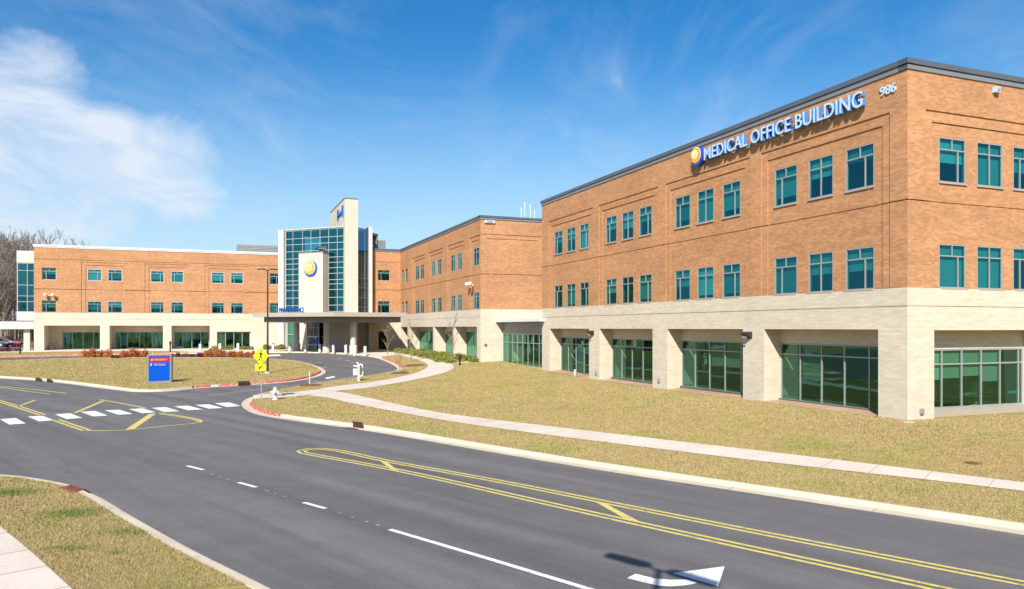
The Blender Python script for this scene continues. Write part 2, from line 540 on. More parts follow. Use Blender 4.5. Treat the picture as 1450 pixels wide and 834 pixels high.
# ================================================================== GROUND
def smooth(pts, step=0.6, closed=False):
    """Catmull-Rom through ground points, resampled"""
    P = [Vector((p[0], p[1])) for p in pts]
    n = len(P)
    out = []
    for i in range(n if closed else n - 1):
        p1, p2 = P[i], P[(i + 1) % n]
        p0 = P[i - 1] if (closed or i > 0) else p1 * 2 - p2
        p3 = P[(i + 2) % n] if (closed or i + 2 < n) else p2 * 2 - p1
        d1 = max((p1 - p0).length, 1e-3) ** .5
        d2 = max((p2 - p1).length, 1e-3) ** .5
        d3 = max((p3 - p2).length, 1e-3) ** .5
        m1 = (p2 - p1) + d2 * ((p1 - p0) / d1 - (p2 - p0) / (d1 + d2)) if d1 > .04 else (p2 - p1)
        m2 = (p2 - p1) + d2 * ((p3 - p2) / d3 - (p3 - p1) / (d2 + d3)) if d3 > .04 else (p2 - p1)
        # centripetal tangents
        m1 = d2 * ((p1 - p0) / d1 - (p2 - p0) / (d1 + d2) + (p2 - p1) / d2)
        m2 = d2 * ((p2 - p1) / d2 - (p3 - p1) / (d2 + d3) + (p3 - p2) / d3)
        k = max(1, int((p2 - p1).length / step))
        for j in range(k):
            t = j / k
            t2, t3 = t * t, t * t * t
            out.append(p1 * (2 * t3 - 3 * t2 + 1) + m1 * (t3 - 2 * t2 + t) + p2 * (-2 * t3 + 3 * t2) + m2 * (t3 - t2))
    if not closed: out.append(P[-1])
    return [(p.x, p.y) for p in out]


def densify(pts, step=1.0, closed=False):
    out = []
    n = len(pts)
    for i in range(n if closed else n - 1):
        a, b = Vector(pts[i][:2]), Vector(pts[(i + 1) % n][:2])
        k = max(1, int((b - a).length / step))
        for j in range(k):
            p = a.lerp(b, j / k)
            out.append((p.x, p.y))
    if not closed: out.append(tuple(pts[-1][:2]))
    return out


def offset(pts, d, closed=False):
    """shift a polyline to its left by d"""
    n = len(pts)
    out = []
    for i in range(n):
        a = Vector(pts[(i - 1) % n] if (closed or i > 0) else pts[i])
        b = Vector(pts[(i + 1) % n] if (closed or i < n - 1) else pts[i])
        t = (b - a)
        t = t.normalized() if t.length > 1e-6 else Vector((1, 0))
        p = Vector(pts[i]) + Vector((-t.y, t.x)) * d
        out.append((p.x, p.y))
    return out


def drape(name, poly, dz, m, grid=1.5, kind='structure'):
    """triangulated sheet over a polygon, following the terrain dz above it"""
    n = len(poly)
    xs, ys = [p[0] for p in poly], [p[1] for p in poly]
    pts = [Vector(p) for p in poly]
    P = np.array(poly)
    if grid:
        gx, gy = np.meshgrid(np.arange(min(xs), max(xs), grid), np.arange(min(ys), max(ys), grid))
        g = np.stack([gx.ravel(), gy.ravel()], 1)
        ins = np.zeros(len(g), bool)
        far = np.ones(len(g), bool)
        for i in range(n):
            a, b = P[i], P[(i + 1) % n]
            c = ((a[1] > g[:, 1]) != (b[1] > g[:, 1]))
            den = (b[1] - a[1]) if abs(b[1] - a[1]) > 1e-9 else 1e-9
            ins ^= c & (g[:, 0] < (b[0] - a[0]) * (g[:, 1] - a[1]) / den + a[0])
            far &= ((g - a) ** 2).sum(1) > (0.35 * grid) ** 2
        pts += [Vector(p) for p in g[ins & far]]
    r = delaunay_2d_cdt(pts, [], [list(range(n))], 1, 1e-4)
    mb = MB()
    fs = []
    for f in r[2]:
        a, b, c = [r[0][i] for i in f[:3]]
        fs.append(tuple(f) if (b - a).cross(c - a) > 0 else tuple(reversed(f)))
    mb.add([(p.x, p.y, H(p.x, p.y) + dz) for p in r[0]], fs)
    o = mb.build(name, m, smooth=True, uv=False)
    return tag(o, kind=kind)


def kerb(name, edge, m, side=1, closed=False, pan=0.42, top=0.17, h=0.14, part=slice(None)):
    """gutter pan, kerb face and kerb top swept along the gutter edge; side=+1: lawn lies to the left"""
    prof = [(0.0, 0.006), (pan, 0.012), (pan + 0.04, h - 0.02), (pan + 0.07, h), (pan + top, h), (pan + top + .01, h - .1)][part]
    n = len(edge)
    rows = [offset(edge, side * o, closed) for o, z in prof]
    mb = MB()
    vs = []
    for r, (o, z) in zip(rows, prof):
        vs += [(x, y, H(x, y) + z) for x, y in r]
    fs = []
    for k in range(len(prof) - 1):
        for i in range(n if closed else n - 1):
            j = (i + 1) % n
            q = (k * n + i, k * n + j, (k + 1) * n + j, (k + 1) * n + i)
            fs.append(q if side > 0 else tuple(reversed(q)))
    mb.add(vs, fs)
    return tag(mb.build(name, m, uv=False), kind='structure')


LAWN_Z, WALK_Z = 0.125, 0.150
KW = 0.585      # gutter edge to lawn

# far ground, one sheet to the horizon
mb = MB()
radii = [0, 12, 24, 36, 48, 60, 72, 84, 96, 110, 130, 160, 220, 350, 700, 1500, 3500]
NA = 72
vs = [(0, 20, H(0, 20) - 0.3)]
for r in radii[1:]:
    for k in range(NA):
        a = 2 * math.pi * k / NA
        x, y = r * math.cos(a), 20 + r * math.sin(a)
        vs.append((x, y, H(x, y) - 0.3))
fs = [(0, 1 + k, 1 + (k + 1) % NA) for k in range(NA)]
for i in range(len(radii) - 2):
    for k in range(NA):
        a, b = 1 + i * NA + k, 1 + i * NA + (k + 1) % NA
        fs.append((a, a + NA, b + NA, b))
mb.add(vs, fs)
tag(mb.build('ground', M['grass'], smooth=True, uv=False), kind='structure')

# asphalt of the road, the junction and the drive
mb = MB()
nx, ny = 110, 76
x0, y0, st = -150.0, -22.0, 2.0
vs = [(x0 + i * st, y0 + j * st, H(x0 + i * st, y0 + j * st)) for j in range(ny) for i in range(nx)]
fs = [(j * nx + i, j * nx + i + 1, (j + 1) * nx + i + 1, (j + 1) * nx + i) for j in range(ny - 1) for i in range(nx - 1)]
mb.add(vs, fs)
tag(mb.build('road', M['asphalt'], smooth=True, uv=False), kind='structure')

# --- kerb lines (gutter edges), read off along the road
c340 = lambda *p: crop(340, 460, .2207, p)
c8 = lambda *p: crop(0, 480, .26207, p)
c640 = lambda *p: crop(0, 640, .2759, p)
ROADDIR = Vector((0.7071, -0.7071))

front = [G(*p) for p in [(1450, 758), (1200, 719.5), (1000, 689), (840, 664.5), (700, 641), (561, 617), (494, 606.5), (406, 594.5), (370, 588.5), (352, 582.5), (342.5, 575), (343, 569.5), (350, 564.5)]]
ext = [(front[0][0] + ROADDIR.x * k, front[0][1] + ROADDIR.y * k) for k in (60, 30)]
nose_drive = [G(*p) for p in [(358, 561.8), (373, 556.5), (399.6, 551.2), (428, 546), (461, 541.2), (505, 535.2), (538, 529.7), (556, 526.3)]]
redk = [G(*p) for p in [(562.5, 523.2), (560, 519), (552, 514.5), (543, 510.5), (533, 507.2)]]
doorside = [G(*p) for p in [(518, 504.8), (500, 503.2), (470, 501.2), (430, 499.9), (384, 499.9)]]
leftrun = [G(*p) for p in [(330, 500.6), (280, 501.2), (230, 501.6), (170, 502.4), (115, 503.4), (60, 504.8), (0, 506.3)]]
le = leftrun[-1]
ld = (Vector(leftrun[-1]) - Vector(leftrun[-2])).normalized()
leftext = [(le[0] + ld.x * k, le[1] + ld.y * k) for k in (20, 70)]
edge = smooth(ext + front + nose_drive + redk + doorside + leftrun + leftext, 0.6)
lawn_front = offset(edge, -KW)
lawn_poly = lawn_front + [(-150, 200), (110, 200), (110, -60)]
drape('lawn', lawn_poly, LAWN_Z, M['grass'], 1.5)


def near_i(pts, p):
    return min(range(len(pts)), key=lambda i: (pts[i][0] - p[0]) ** 2 + (pts[i][1] - p[1]) ** 2)


def kerb_runs(edge, cuts, side):
    """cuts: list of (start point, end point) painted red; the rest is bare concrete"""
    marks = sorted((near_i(edge, a), near_i(edge, b)) if near_i(edge, a) < near_i(edge, b) else (near_i(edge, b), near_i(edge, a)) for a, b in cuts)
    pos = 0
    for a, b in marks:
        if a > pos: kerb('kerb', edge[pos:a + 1], M['kerb'], side)
        kerb('kerb', edge[a:b + 1], M['kerb'], side, part=slice(0, 2))
        kerb('kerb_red', edge[a:b + 1], M['paint_red'], side, part=slice(1, None))
        pos = b
    if pos < len(edge) - 1: kerb('kerb', edge[pos:], M['kerb'], side)


kerb_runs(edge, [(G(385, 591), G(342, 574)), (G(562.5, 523), G(535, 507.8)), (G(240, 501.5), G(165, 502.5)), (G(113, 503.4), leftext[0])], -1)

# island with the blue sign
isl = [G(*p) for p in [(461.5, 526.5), (459.5, 528.8), (452, 532.5), (439, 536.2), (410, 541), (380, 543.6), (353, 545.3), (325, 547.2), (300, 548.6), (278, 550.2), (252, 553), (228, 555), (205, 555.6), (189, 555.2), (168, 553), (147, 550.3), (120, 546.8), (97, 543.8), (52, 539.2), (0, 536)]]
iext = Vector(isl[-1]) + (Vector(isl[-1]) - Vector(isl[-2])).normalized() * 45
itop = [G(*p) for p in [(0, 512), (60, 509.6), (115, 508), (180, 507.4), (250, 507.2), (320, 507.6), (365, 508.3), (395, 509.8), (417, 511.4), (435, 514.2), (452, 519.4), (459, 523.2)]]
itx = Vector(itop[0]) + (Vector(itop[0]) - Vector(itop[1])).normalized() * 50
iedge = smooth(isl + [tuple(iext), tuple(itx)] + itop, 0.6, closed=True)
ilawn = offset(iedge, -0.5, True)
drape('lawn_island', ilawn, LAWN_Z, M['grass'], 1.5)
i_tip = near_i(iedge, isl[0])
ie = iedge[i_tip:] + iedge[:i_tip]
kerb_runs(ie + [ie[0]], [(G(461, 526.5), G(353, 545.3)), (G(340, 546), G(317, 547.6)), (G(297, 548.8), G(278, 550.2))], -1)

# lower left verge with its pavement
ll = [G(*p) for p in [(0, 675.3), (41, 678.8), (83, 685.5), (113, 692), (140, 704), (193, 735), (276, 781), (381, 833)]]
lext0 = [(ll[0][0] - 30, ll[0][1] + 14), (ll[0][0] - 12, ll[0][1] + 4)]
lext1 = [(ll[-1][0] + 8, ll[-1][1] - 8.0), (ll[-1][0] + 40, ll[-1][1] - 40)]
ledge = smooth(lext0 + ll + lext1, 0.4)
llawn = offset(ledge, -0.385)
drape('verge', llawn + [(40, -60), (-70, -60)], LAWN_Z, M['grass'], 1.5)
kerb('kerb', ledge, M['kerb'], -1, pan=0.16, top=.21)
lw = [G(*p) for p in [(0, 754.5), (41, 789), (88, 833)]]
d0 = (Vector(lw[0]) - Vector(lw[1])).normalized()
d1 = (Vector(lw[-1]) - Vector(lw[-2])).normalized()
lwe = [tuple(Vector(lw[0]) + d0 * 14)] + lw + [tuple(Vector(lw[-1]) + d1 * k) for k in (3, 12)]
lwe = smooth(lwe, 0.8)
lwo = offset(lwe, -1.8)
drape('sidewalk', lwe + list(reversed(lwo)), WALK_Z, M['walk'], 0)

# pavements of the main lawn
wu = c340((600, 438), (700, 455), (900, 500), (1100, 545), (1300, 585), (1450, 605)) + [(840, 615.6), (1092, 646), (1450, 690.5)]
wl = c340((430, 468), (560, 482), (700, 515), (1000, 575), (1300, 630), (1450, 655)) + [(840, 629.4), (1092, 661), (1450, 703)]
wu, wl = [G(*p) for p in wu], [G(*p) for p in wl]
wu.append((wu[-1][0] + 30, wu[-1][1] - 30))
wl.append((wl[-1][0] + 30, wl[-1][1] - 30))
drape('sidewalk', smooth(wu, 1.0) + list(reversed(smooth(wl, 1.0))), WALK_Z, M['walk'], 0)
bu = c340((84, 466), (110, 463), (310, 448), (460, 432), (600, 408), (800, 385), (1000, 350), (1120, 322), (1190, 290), (1205, 268), (1170, 245), (1080, 218), (1000, 203))
bl = c340((84, 489), (110, 490), (250, 482), (400, 470), (600, 441), (800, 420), (1000, 387), (1200, 347), (1330, 312), (1372, 282), (1340, 255), (1250, 225), (1150, 206), (1075, 196))
bu, bl = [G(*p) for p in bu], [G(*p) for p in bl]
branch_far, branch_near = smooth(bu, 0.8), smooth(bl, 0.8)
road_far, road_near = smooth(wu, 1.0), smooth(wl, 1.0)
drape('sidewalk', branch_far + list(reversed(branch_near)), WALK_Z + 0.005, M['walk_old'], 0)
# thin path to the glazed link
p1 = [G(*p) for p in [(637, 517.5), (660, 515.8), (690, 513.2), (712, 512.2)]]
drape('footpath', smooth(p1, 1) + list(reversed(offset(smooth(p1, 1), 0.9))), WALK_Z - .004, M['walk'], 0)

# entrance plaza and the walk along the long wing
pe = smooth(redk[-1:] + doorside + leftrun[:2], 0.6)
pe = offset(pe, -KW)
pw = [G(*p) for p in [(246, 498.8), (160, 499.0), (110, 499.3), (60, 500), (0, 501)]]
pw.append((pw[-1][0] - 12, pw[-1][1] - 3))
right = [G(*p) for p in [(579, 502.5), (560, 505.5)]]
drape('plaza', right + pe + pw + [(-100, 125), (-6, 116)], WALK_Z + .002, M['walk'], 2.0)
drape('parking_lot', [(-130, 104), (-70.5, 100), (-68, 112), (-70, 130), (-130, 130)], WALK_Z + 0.02, M['asphalt'], 3.0)


# ------------------------------------------------------------------ road markings
def strip(mb, pts, w, dz=0.008, closed=False, dash=None):
    pts = densify(pts, 0.8, closed)
    L, R = offset(pts, w / 2, closed), offset(pts, -w / 2, closed)
    n = len(pts)
    vs = [(x, y, H(x, y) + dz) for x, y in L] + [(x, y, H(x, y) + dz) for x, y in R]
    mb.add(vs, [(i, n + i, n + (i + 1) % n, (i + 1) % n) for i in range(n if closed else n - 1)])


def patch(mb, pts, dz=0.008):
    vs = [(x, y, H(x, y) + dz) for x, y in pts]
    A = sum(pts[i][0] * pts[(i + 1) % len(pts)][1] - pts[(i + 1) % len(pts)][0] * pts[i][1] for i in range(len(pts)))
    f = tuple(range(len(pts)))
    mb.add(vs, [f if A > 0 else tuple(reversed(f))])


def double(mb, px, gap=0.24, w=0.11, extend=0):
    g = smooth([G(*p) for p in px], 1.0)
    if extend:
        d = (Vector(g[-1]) - Vector(g[-2])).normalized() * extend
        g.append((g[-1][0] + d.x, g[-1][1] + d.y))
    strip(mb, offset(g, gap / 2), w)
    strip(mb, offset(g, -gap / 2), w)


yl = MB()
double(yl, [(1450, 826.5), (1145, 768), (840, 708), (700, 680.5), (535, 650.5), (480, 638.5), (455, 635.6), (436, 636.2), (426, 638.8), (430, 641.5), (445, 644.5), (564, 666.2), (840, 727.6), (1070, 778), (1330, 834)])
e1, e2 = G(1450, 826.5), G(1330, 834)
for e in (e1, e2):
    g = [e, (e[0] + 14, e[1] - 14)]
    strip(yl, offset(g, .12), .11)
    strip(yl, offset(g, -.12), .11)
patch(yl, [G(*p) for p in [(538, 652.6), (546.5, 653.4), (565, 667), (553, 664.5)]], 0.005)
patch(yl, [G(*p) for p in [(843, 711), (857, 713), (911, 741.5), (891, 738)]], 0.005)
# junction island outline
double(yl, c8((-140, 290), (0, 337), (115, 373), (230, 411)), 0.26, 0.13)
double(yl, c8((300, 437), (380, 465), (470, 495)), 0.26, 0.13)
strip(yl, smooth([G(*p) for p in c8((455, 495), (560, 497), (690, 492), (900, 470), (1040, 457), (1088, 449), (1085, 441), (1000, 421), (860, 400))], .6), 0.14)
strip(yl, smooth([G(*p) for p in c8((1075, 447), (1060, 440), (980, 423), (860, 405))], .6), 0.10)
strip(yl, [G(*p) for p in c8((540, 328), (660, 349), (790, 375))], 0.16)
strip(yl, [G(*p) for p in c8((190, 331), (95, 366))], 0.16)
strip(yl, [G(*p) for p in c8((557, 335), (405, 400))], 0.20)
strip(yl, [G(*p) for p in c8((826, 404), (700, 490))], 0.34)
strip(yl, [G(*p) for p in c8((-60, 262), (24, 256), (200, 275), (360, 294))], 0.13)
strip(yl, [G(*p) for p in c8((-60, 252), (24, 264), (120, 279), (270, 298))], 0.13)
tag(yl.build('road_marking_yellow', M['paint_yellow'], uv=False), kind='structure')

wt = MB()
for q in ([(0, 435), (85, 428), (140, 458), (50, 464)], [(150, 420), (230, 416), (290, 440), (210, 447)], [(295, 408), (380, 402), (445, 428), (360, 434)],
          [(435, 395), (515, 390), (582, 415), (505, 420)], [(565, 387), (645, 383), (718, 406), (640, 411)], [(695, 380), (770, 376), (840, 397), (770, 403)],
          [(820, 373), (895, 369), (970, 391), (890, 396)], [(940, 365), (1015, 361), (1095, 382), (1015, 386)], [(1055, 357), (1130, 354), (1205, 374), (1130, 378)],
          [(1160, 348), (1240, 344), (1300, 363), (1225, 369)], [(-150, 452), (-70, 446), (-20, 472), (-110, 480)]):
    patch(wt, [G(*p) for p in c8(*q)], 0.014)
for a, b in (((265, 659.8), (288, 665.6)), ((338, 683.4), (363, 690.2)), ((430, 711.8), (461, 720.3))):
    strip(wt, [G(*a), G(*b)], 0.13)
sl = [G(552, 750), G(692, 791.5), G(832, 834)]
sl.append((sl[-1][0] + 10, sl[-1][1] - 10.3))
strip(wt, sl, 0.13)
patch(wt, [G(*p) for p in [(952, 812), (1026, 802.4), (1017, 830.7)]])
sh = [(888, 819), (900, 812.8), (927, 819.6), (950, 821.5), (971, 821), (988, 826), (971, 829.3), (949, 831), (933, 829.8), (911, 825)]
sg = [G(*p) for p in sh]
for k in range(4):
    patch(wt, [sg[k], sg[k + 1], sg[8 - k], sg[9 - k]])
patch(wt, [G(*p) for p in c340((545, 340), (600, 329), (612, 336), (556, 348))])
patch(wt, [G(*p) for p in c340((20, 196), (250, 190), (265, 199), (120, 205))])
tag(wt.build('road_marking_white', M['paint_white'], uv=False), kind='structure')
wn = MB()
strip(wn, smooth([G(*p) for p in [(278, 561.8), (340, 554), (420, 544.5), (505, 532.5)]], 1), 0.12)
strip(wn, [G(*p) for p in c8((900, 305), (1065, 322), (1240, 297))], 0.10)
strip(wn, [G(*p) for p in c8((900, 303), (1100, 302), (1240, 297), (1450, 266))], 0.10)
for k in range(1, 4):
    strip(wn, [G(*c8((900 + 160 * k / 4, 305 + 16 * k / 4))[0]), G(*c8((900 + 340 * k / 4, 303 - 3 * k / 4))[0])], 0.06)
strip(wn, [G(*p) for p in c8((-60, 327), (190, 325), (400, 323), (535, 325))], 0.13)
for p in ((640, 214), (690, 229), (725, 245), (512, 241), (740, 268), (540, 272)):
    q = c340(p)[0]
    strip(wn, [G(q[0] - 2.4, q[1] - .35), G(q[0] + 2.4, q[1] + .35)], 0.35)
for p in ((300, 672), (312, 676), (322, 679), (378, 695), (390, 699), (402, 703), (482, 727), (500, 733), (520, 739), (535, 744)):
    strip(wn, [G(p[0] - 2.5, p[1] - .7), G(p[0] + 2.5, p[1] + .7)], 0.05)
tag(wn.build('road_marking_worn', M['paint_worn'], uv=False), kind='structure')

# storm drains in the kerbs
def drain(name, quad_px, label, m, dz=0.16):
    g = [G(*p) for p in quad_px]
    mb = MB()
    z = H(*g[0])
    mb.prism(g, z - 0.05, z + dz)
    c = g[0]
    tag(mb.build(name, m, origin=(c[0], c[1], z)), label, 'storm drain', 'storm drains in the kerbs')


g = [G(*p) for p in c640((300, 213), (398, 188), (466, 212), (382, 234))]
mb = MB()
mid = [Vector(g[0]).lerp(Vector(g[1]), .62), Vector(g[3]).lerp(Vector(g[2]), .62)]
pl_ = [(g[0], .158), (mid[0], .158), (g[1], .03), (g[2], .03), (mid[1], .158), (g[3], .158)]
V6 = [(p[0], p[1], H(p[0], p[1]) + z) for p, z in pl_]
mb.add(V6 + [(x, y, z - .15) for x, y, z in V6], [(0, 5, 4, 1), (1, 4, 3, 2), (0, 1, 7, 6), (1, 2, 8, 7), (2, 3, 9, 8), (3, 4, 10, 9), (4, 5, 11, 10), (5, 0, 6, 11)])
tag(mb.build('storm_drain', M['rust'], origin=(g[0][0], g[0][1], 0)), 'rusty iron drain plate set in the kerb of the lower left verge', 'storm drain', 'storm drains in the kerbs')
drain('storm_drain', [(499, 601.5), (513, 603.2), (514, 607), (500, 605.2)], 'dark rusty drain mouth in the long kerb of the main road', M['rust_dark'], 0.17)
strip_r = MB()
patch(strip_r, [G(*p) for p in [(484, 605.5), (500, 606.2), (508, 608.6), (492, 607.4)]], 0.02)
tag(strip_r.build('rust_stain', M['rust'], uv=False), kind='structure')
drain('storm_drain', [(50, 537.6), (57, 538.2), (57.5, 540.2), (50.5, 539.6)], 'small rusty drain mouth in the far kerb, left one of two', M['rust_dark'], 0.17)
drain('storm_drain', [(66, 539.2), (72, 539.8), (72.5, 541.8), (66.5, 541.2)], 'small rusty drain mouth in the far kerb, right one of two', M['rust_dark'], 0.17)
drain('storm_drain', [(337, 543), (353, 541.8), (353, 545.6), (337, 546.6)], 'dark drain mouth in the red kerb below the lamp post', M['rust_dark'], 0.17)


# ================================================================== BUILDINGS
class Facade:
    """a wall plane: s runs along S from O, z is the height, d is measured into the building"""
    def __init__(s, O, S, N):
        s.O, s.S, s.N = Vector((O[0], O[1], 0)), Vector(S).normalized(), Vector(N).normalized()

    def P(s, a, z, d=0.0):
        p = s.O + s.S * a - s.N * d
        return Vector((p.x, p.y, z))

    def at(s, px):
        """s of the vertical line seen at photograph column px"""
        k = (px - CX) / F_PX
        return (k * s.O.y - s.O.x) / (s.S.x - k * s.S.y)

    def zat(s, px, py):
        a = s.at(px)
        y = s.O.y + s.S.y * a
        return ZC + (HZ - py) / F_PX * y

    def box(s, mb, a0, a1, z0, z1, d0, d1):
        mb.obox(s.P(a0, z0, d0), s.S * (a1 - a0), -s.N * (d1 - d0), UP * (z1 - z0))

    def relief(s, mb, s0, s1, z0, z1, regs, base=0.0):
        """wall as a stepped relief; regs = (sa, sb, za, zb, depth, is_hole), later ones win"""
        S_ = sorted({round(x, 4) for x in [s0, s1] + [min(max(v, s0), s1) for r in regs for v in r[:2]]})
        Z_ = sorted({round(x, 4) for x in [z0, z1] + [min(max(v, z0), z1) for r in regs for v in r[2:4]]})
        D = {}
        for i in range(len(S_) - 1):
            for j in range(len(Z_) - 1):
                a, z = (S_[i] + S_[i + 1]) / 2, (Z_[j] + Z_[j + 1]) / 2
                d, h = base, False
                for r in regs:
                    if r[0] < a < r[1] and r[2] < z < r[3]: d, h = r[4], r[5]
                D[i, j] = (d, h)
        flip = s.S.cross(UP).dot(s.N) < 0

        def q(*p): mb.quad(*(reversed(p) if flip else p))
        for (i, j), (d, h) in D.items():
            a, b, z, y = S_[i], S_[i + 1], Z_[j], Z_[j + 1]
            if not h: q(s.P(a, z, d), s.P(b, z, d), s.P(b, y, d), s.P(a, y, d))
            if (i + 1, j) in D:
                e = D[i + 1, j][0]
                if abs(e - d) > 1e-5: q(s.P(b, z, d), s.P(b, z, e), s.P(b, y, e), s.P(b, y, d))
            if (i, j + 1) in D:
                e = D[i, j + 1][0]
                if abs(e - d) > 1e-5: q(s.P(a, y, d), s.P(b, y, d), s.P(b, y, e), s.P(a, y, e))


def window(par, F, a0, a1, z0, z1, d, style='T', blind=0.5, glass='glass', frame='alu', div=None, rows=None, fw=0.055, rec=0.05, blinds=None, sill=None):
    """frame with its panes and roller blinds; d = depth of the frame's front"""
    f = MB()
    D0, D1 = d + rec - 0.045, d + rec + 0.03
    F.box(f, a0, a1, z0, z0 + fw, D0, D1)
    F.box(f, a0, a1, z1 - fw, z1, D0, D1)
    F.box(f, a0, a0 + fw, z0 + fw, z1 - fw, D0, D1)
    F.box(f, a1 - fw, a1, z0 + fw, z1 - fw, D0, D1)
    w, h = a1 - a0, z1 - z0
    if style == 'T':
        zt = z1 - 0.27 * h
        F.box(f, a0 + fw, a1 - fw, zt - .025, zt + .025, D0 + .003, D1)
        m = a0 + w * 0.5
        F.box(f, m - .02, m + .02, zt + .025, z1 - fw, D0 + .003, D1)
        m = a0 + w * (div if div else 0.5)
        F.box(f, m - .025, m + .025, z0 + fw, zt - .025, D0 + .003, D1)
        cols, rws = [a0 + fw, a1 - fw], []
    else:
        cols = div
        for m in div: F.box(f, m - .03, m + .03, z0 + fw, z1 - fw, D0 + .003, D1)
        for r in rows or []:
            xs = [a0 + fw] + [v for m in div for v in (m - .03, m + .03)] + [a1 - fw]
            for k in range(0, len(xs), 2): F.box(f, xs[k], xs[k + 1], r - .03, r + .03, D0 + .005, D1)
    fo = f.build('window', M[frame], par)
    # every lite sits a hair out of plane, as real glazing does
    g = MB()
    flip = F.S.cross(UP).dot(F.N) < 0
    if style == 'T':
        m1, m2 = a0 + w * .5, a0 + w * (div if div else .5)
        lites = [(a0 + fw, m1, zt, z1 - fw), (m1, a1 - fw, zt, z1 - fw), (a0 + fw, m2, z0 + fw, zt), (m2, a1 - fw, z0 + fw, zt)]
    else:
        X = [a0 + fw] + list(div) + [a1 - fw]
        Z = [z0 + fw] + sorted(rows or []) + [z1 - fw]
        lites = [(X[i], X[i + 1], Z[j], Z[j + 1]) for i in range(len(X) - 1) for j in range(len(Z) - 1)]
    for (xa, xb, ya, yb) in lites:
        t1, t2 = RND.gauss(0, .0035), RND.gauss(0, .0035)
        dd = [max(-.02, min(.02, sx * t1 * (xb - xa) + sz * t2 * (yb - ya))) for sx, sz in ((-1, -1), (1, -1), (1, 1), (-1, 1))]
        gq = [F.P(x, y, D1 - .035 + k) for (x, y), k in zip(((xa, ya), (xb, ya), (xb, yb), (xa, yb)), dd)]
        g.quad(*(reversed(gq) if flip else gq))
    g.build('pane', M[glass], fo, uv=False)
    if blinds is None and blind > 0: blinds = [(a0 + fw, a1 - fw, blind)]
    for (x0_, x1_, k) in blinds or []:
        bl = MB()
        zb = z1 - fw - k * (h - 2 * fw)
        F.box(bl, x0_ + .01, x1_ - .01, zb, z1 - fw, D1 + .05, D1 + .056)
        bl.build('blind', M[RND.choice(['blind', 'blind', 'blind_dark', 'blind_pale'])], fo)
    if sill:
        sl_ = MB()
        F.box(sl_, a0 - .02, a1 + .02, z0 - sill[0], z0 - .004, sill[1], d + .06)
        sl_.build('sill', M['fascia'], fo)
    return fo


def hidden_shell(par, name, poly, z0, z1, m, skip):
    """outer walls of the sides not modelled as relief"""
    mb = MB()
    n = len(poly)
    for i in range(n):
        if i in skip: continue
        a, b = poly[i], poly[(i + 1) % n]
        mb.quad((a.x, a.y, z0), (b.x, b.y, z0), (b.x, b.y, z1), (a.x, a.y, z1))
    if mb.v: mb.build(name, m, par)


def floors(par, poly, levels, th=0.3):
    for z in levels:
        mb = MB()
        mb.prism([(p.x, p.y) for p in poly], z - th, z)
        mb.build('floor_slab', M['slab'], par)


def inset_poly(c, poly, k):
    return [c + (p - c) * k for p in poly]


def coping(par, poly, z0, z1, mat_low, mat_top, out=0.08, split=0.45, edges=None):
    """parapet flashing in two steps along the outline"""
    n = len(poly)
    lo, hi = MB(), MB()
    zm = z0 + (z1 - z0) * split
    for i in range(n):
        if edges is not None and i not in edges: continue
        a, b = poly[i], poly[(i + 1) % n]
        t = (b - a).normalized()
        nn = Vector((t.y, -t.x, 0))
        L = (b - a).length
        for mb, o, za, zb in ((lo, out, z0, zm - 0.02), (hi, out + 0.05, zm, z1)):
            mb.obox((a.x - t.x * o + nn.x * o, a.y - t.y * o + nn.y * o, za), t * (L + 2 * o - 0.004), -nn * 0.45, UP * (zb - za))
    lo.build('parapet_band', M[mat_low], par)
    hi.build('parapet_coping', M[mat_top], par)


# ------------------------------------------------------------------ medical office building
S0 = 36.3
Yc = F_PX / S0
C0 = Vector(((1285 - CX) / S0, Yc, 0))
mob = empty('medical_office_building', (C0.x, C0.y, 0.75), 'three storey orange brick office building with the big wall sign on pale brick base', 'building')
FL = Facade(C0, U, -V)
FR = Facade(C0, V, -U)
L_LEN = FL.at(767.5)
R_LEN = 23.5
Z_B, Z_T = 6.07, 14.62          # brick from, to
FFL = 1.0
W2 = (6.09, 7.87)
W3 = (10.34, 12.15)
wins = [[(783.5, 795), (800.8, 813.2), (819.4, 831.9)], [(856.3, 871.4), (878.9, 895.3), (903.3, 921)],
        [(953.9, 975.2), (985.4, 1008.5), (1020.9, 1046.2)], [(1094.5, 1126.3), (1142.5, 1177.3), (1194.9, 1235.4)]]
opens = [(778.4, 834), (849, 924), (945, 1052), (1082, 1243.5)]
regs, win_l = [], []
for g in wins:
    a1, a0 = FL.at(g[0][0]), FL.at(g[2][1])
    regs += [(a0 - 0.85, a1 + 0.85, Z_B - 1, 13.13, 0.05, False), (a0 - 0.45, a1 + 0.45, Z_B - 1, 12.70, 0.10, False)]
for k in (9.49,):
    regs.append((-1, 99, k, k + 0.05, 0.13, False))
for g in wins:
    for w in g:
        a1, a0 = FL.at(w[0]), FL.at(w[1])
        win_l.append((a0, a1))
        for (z0, z1) in (W2, W3): regs.append((a0, a1, z0, z1, 0.28, True))
bw = MB()
FL.relief(bw, 0, L_LEN, Z_B, Z_T, regs)
regr, win_r = [], []
for k in range(3):
    o = 1.82 + k * 7.9
    regr += [(o - 0.85, o + 5.85 + .85, Z_B - 1, 13.13, 0.05, False), (o - .45, o + 5.85 + .45, Z_B - 1, 12.70, 0.10, False)]
regr.append((-1, 99, 9.49, 9.54, 0.13, False))
for k in range(3):
    for j in range(3):
        a0 = 1.82 + k * 7.9 + j * 2.165
        win_r.append((a0, a0 + 1.52))
        for (z0, z1) in (W2, W3): regr.append((a0, a0 + 1.52, z0, z1, 0.28, True))
FR.relief(bw, 0, R_LEN, Z_B, Z_T, regr)
bw.build('brick_wall', M['brick'], mob)

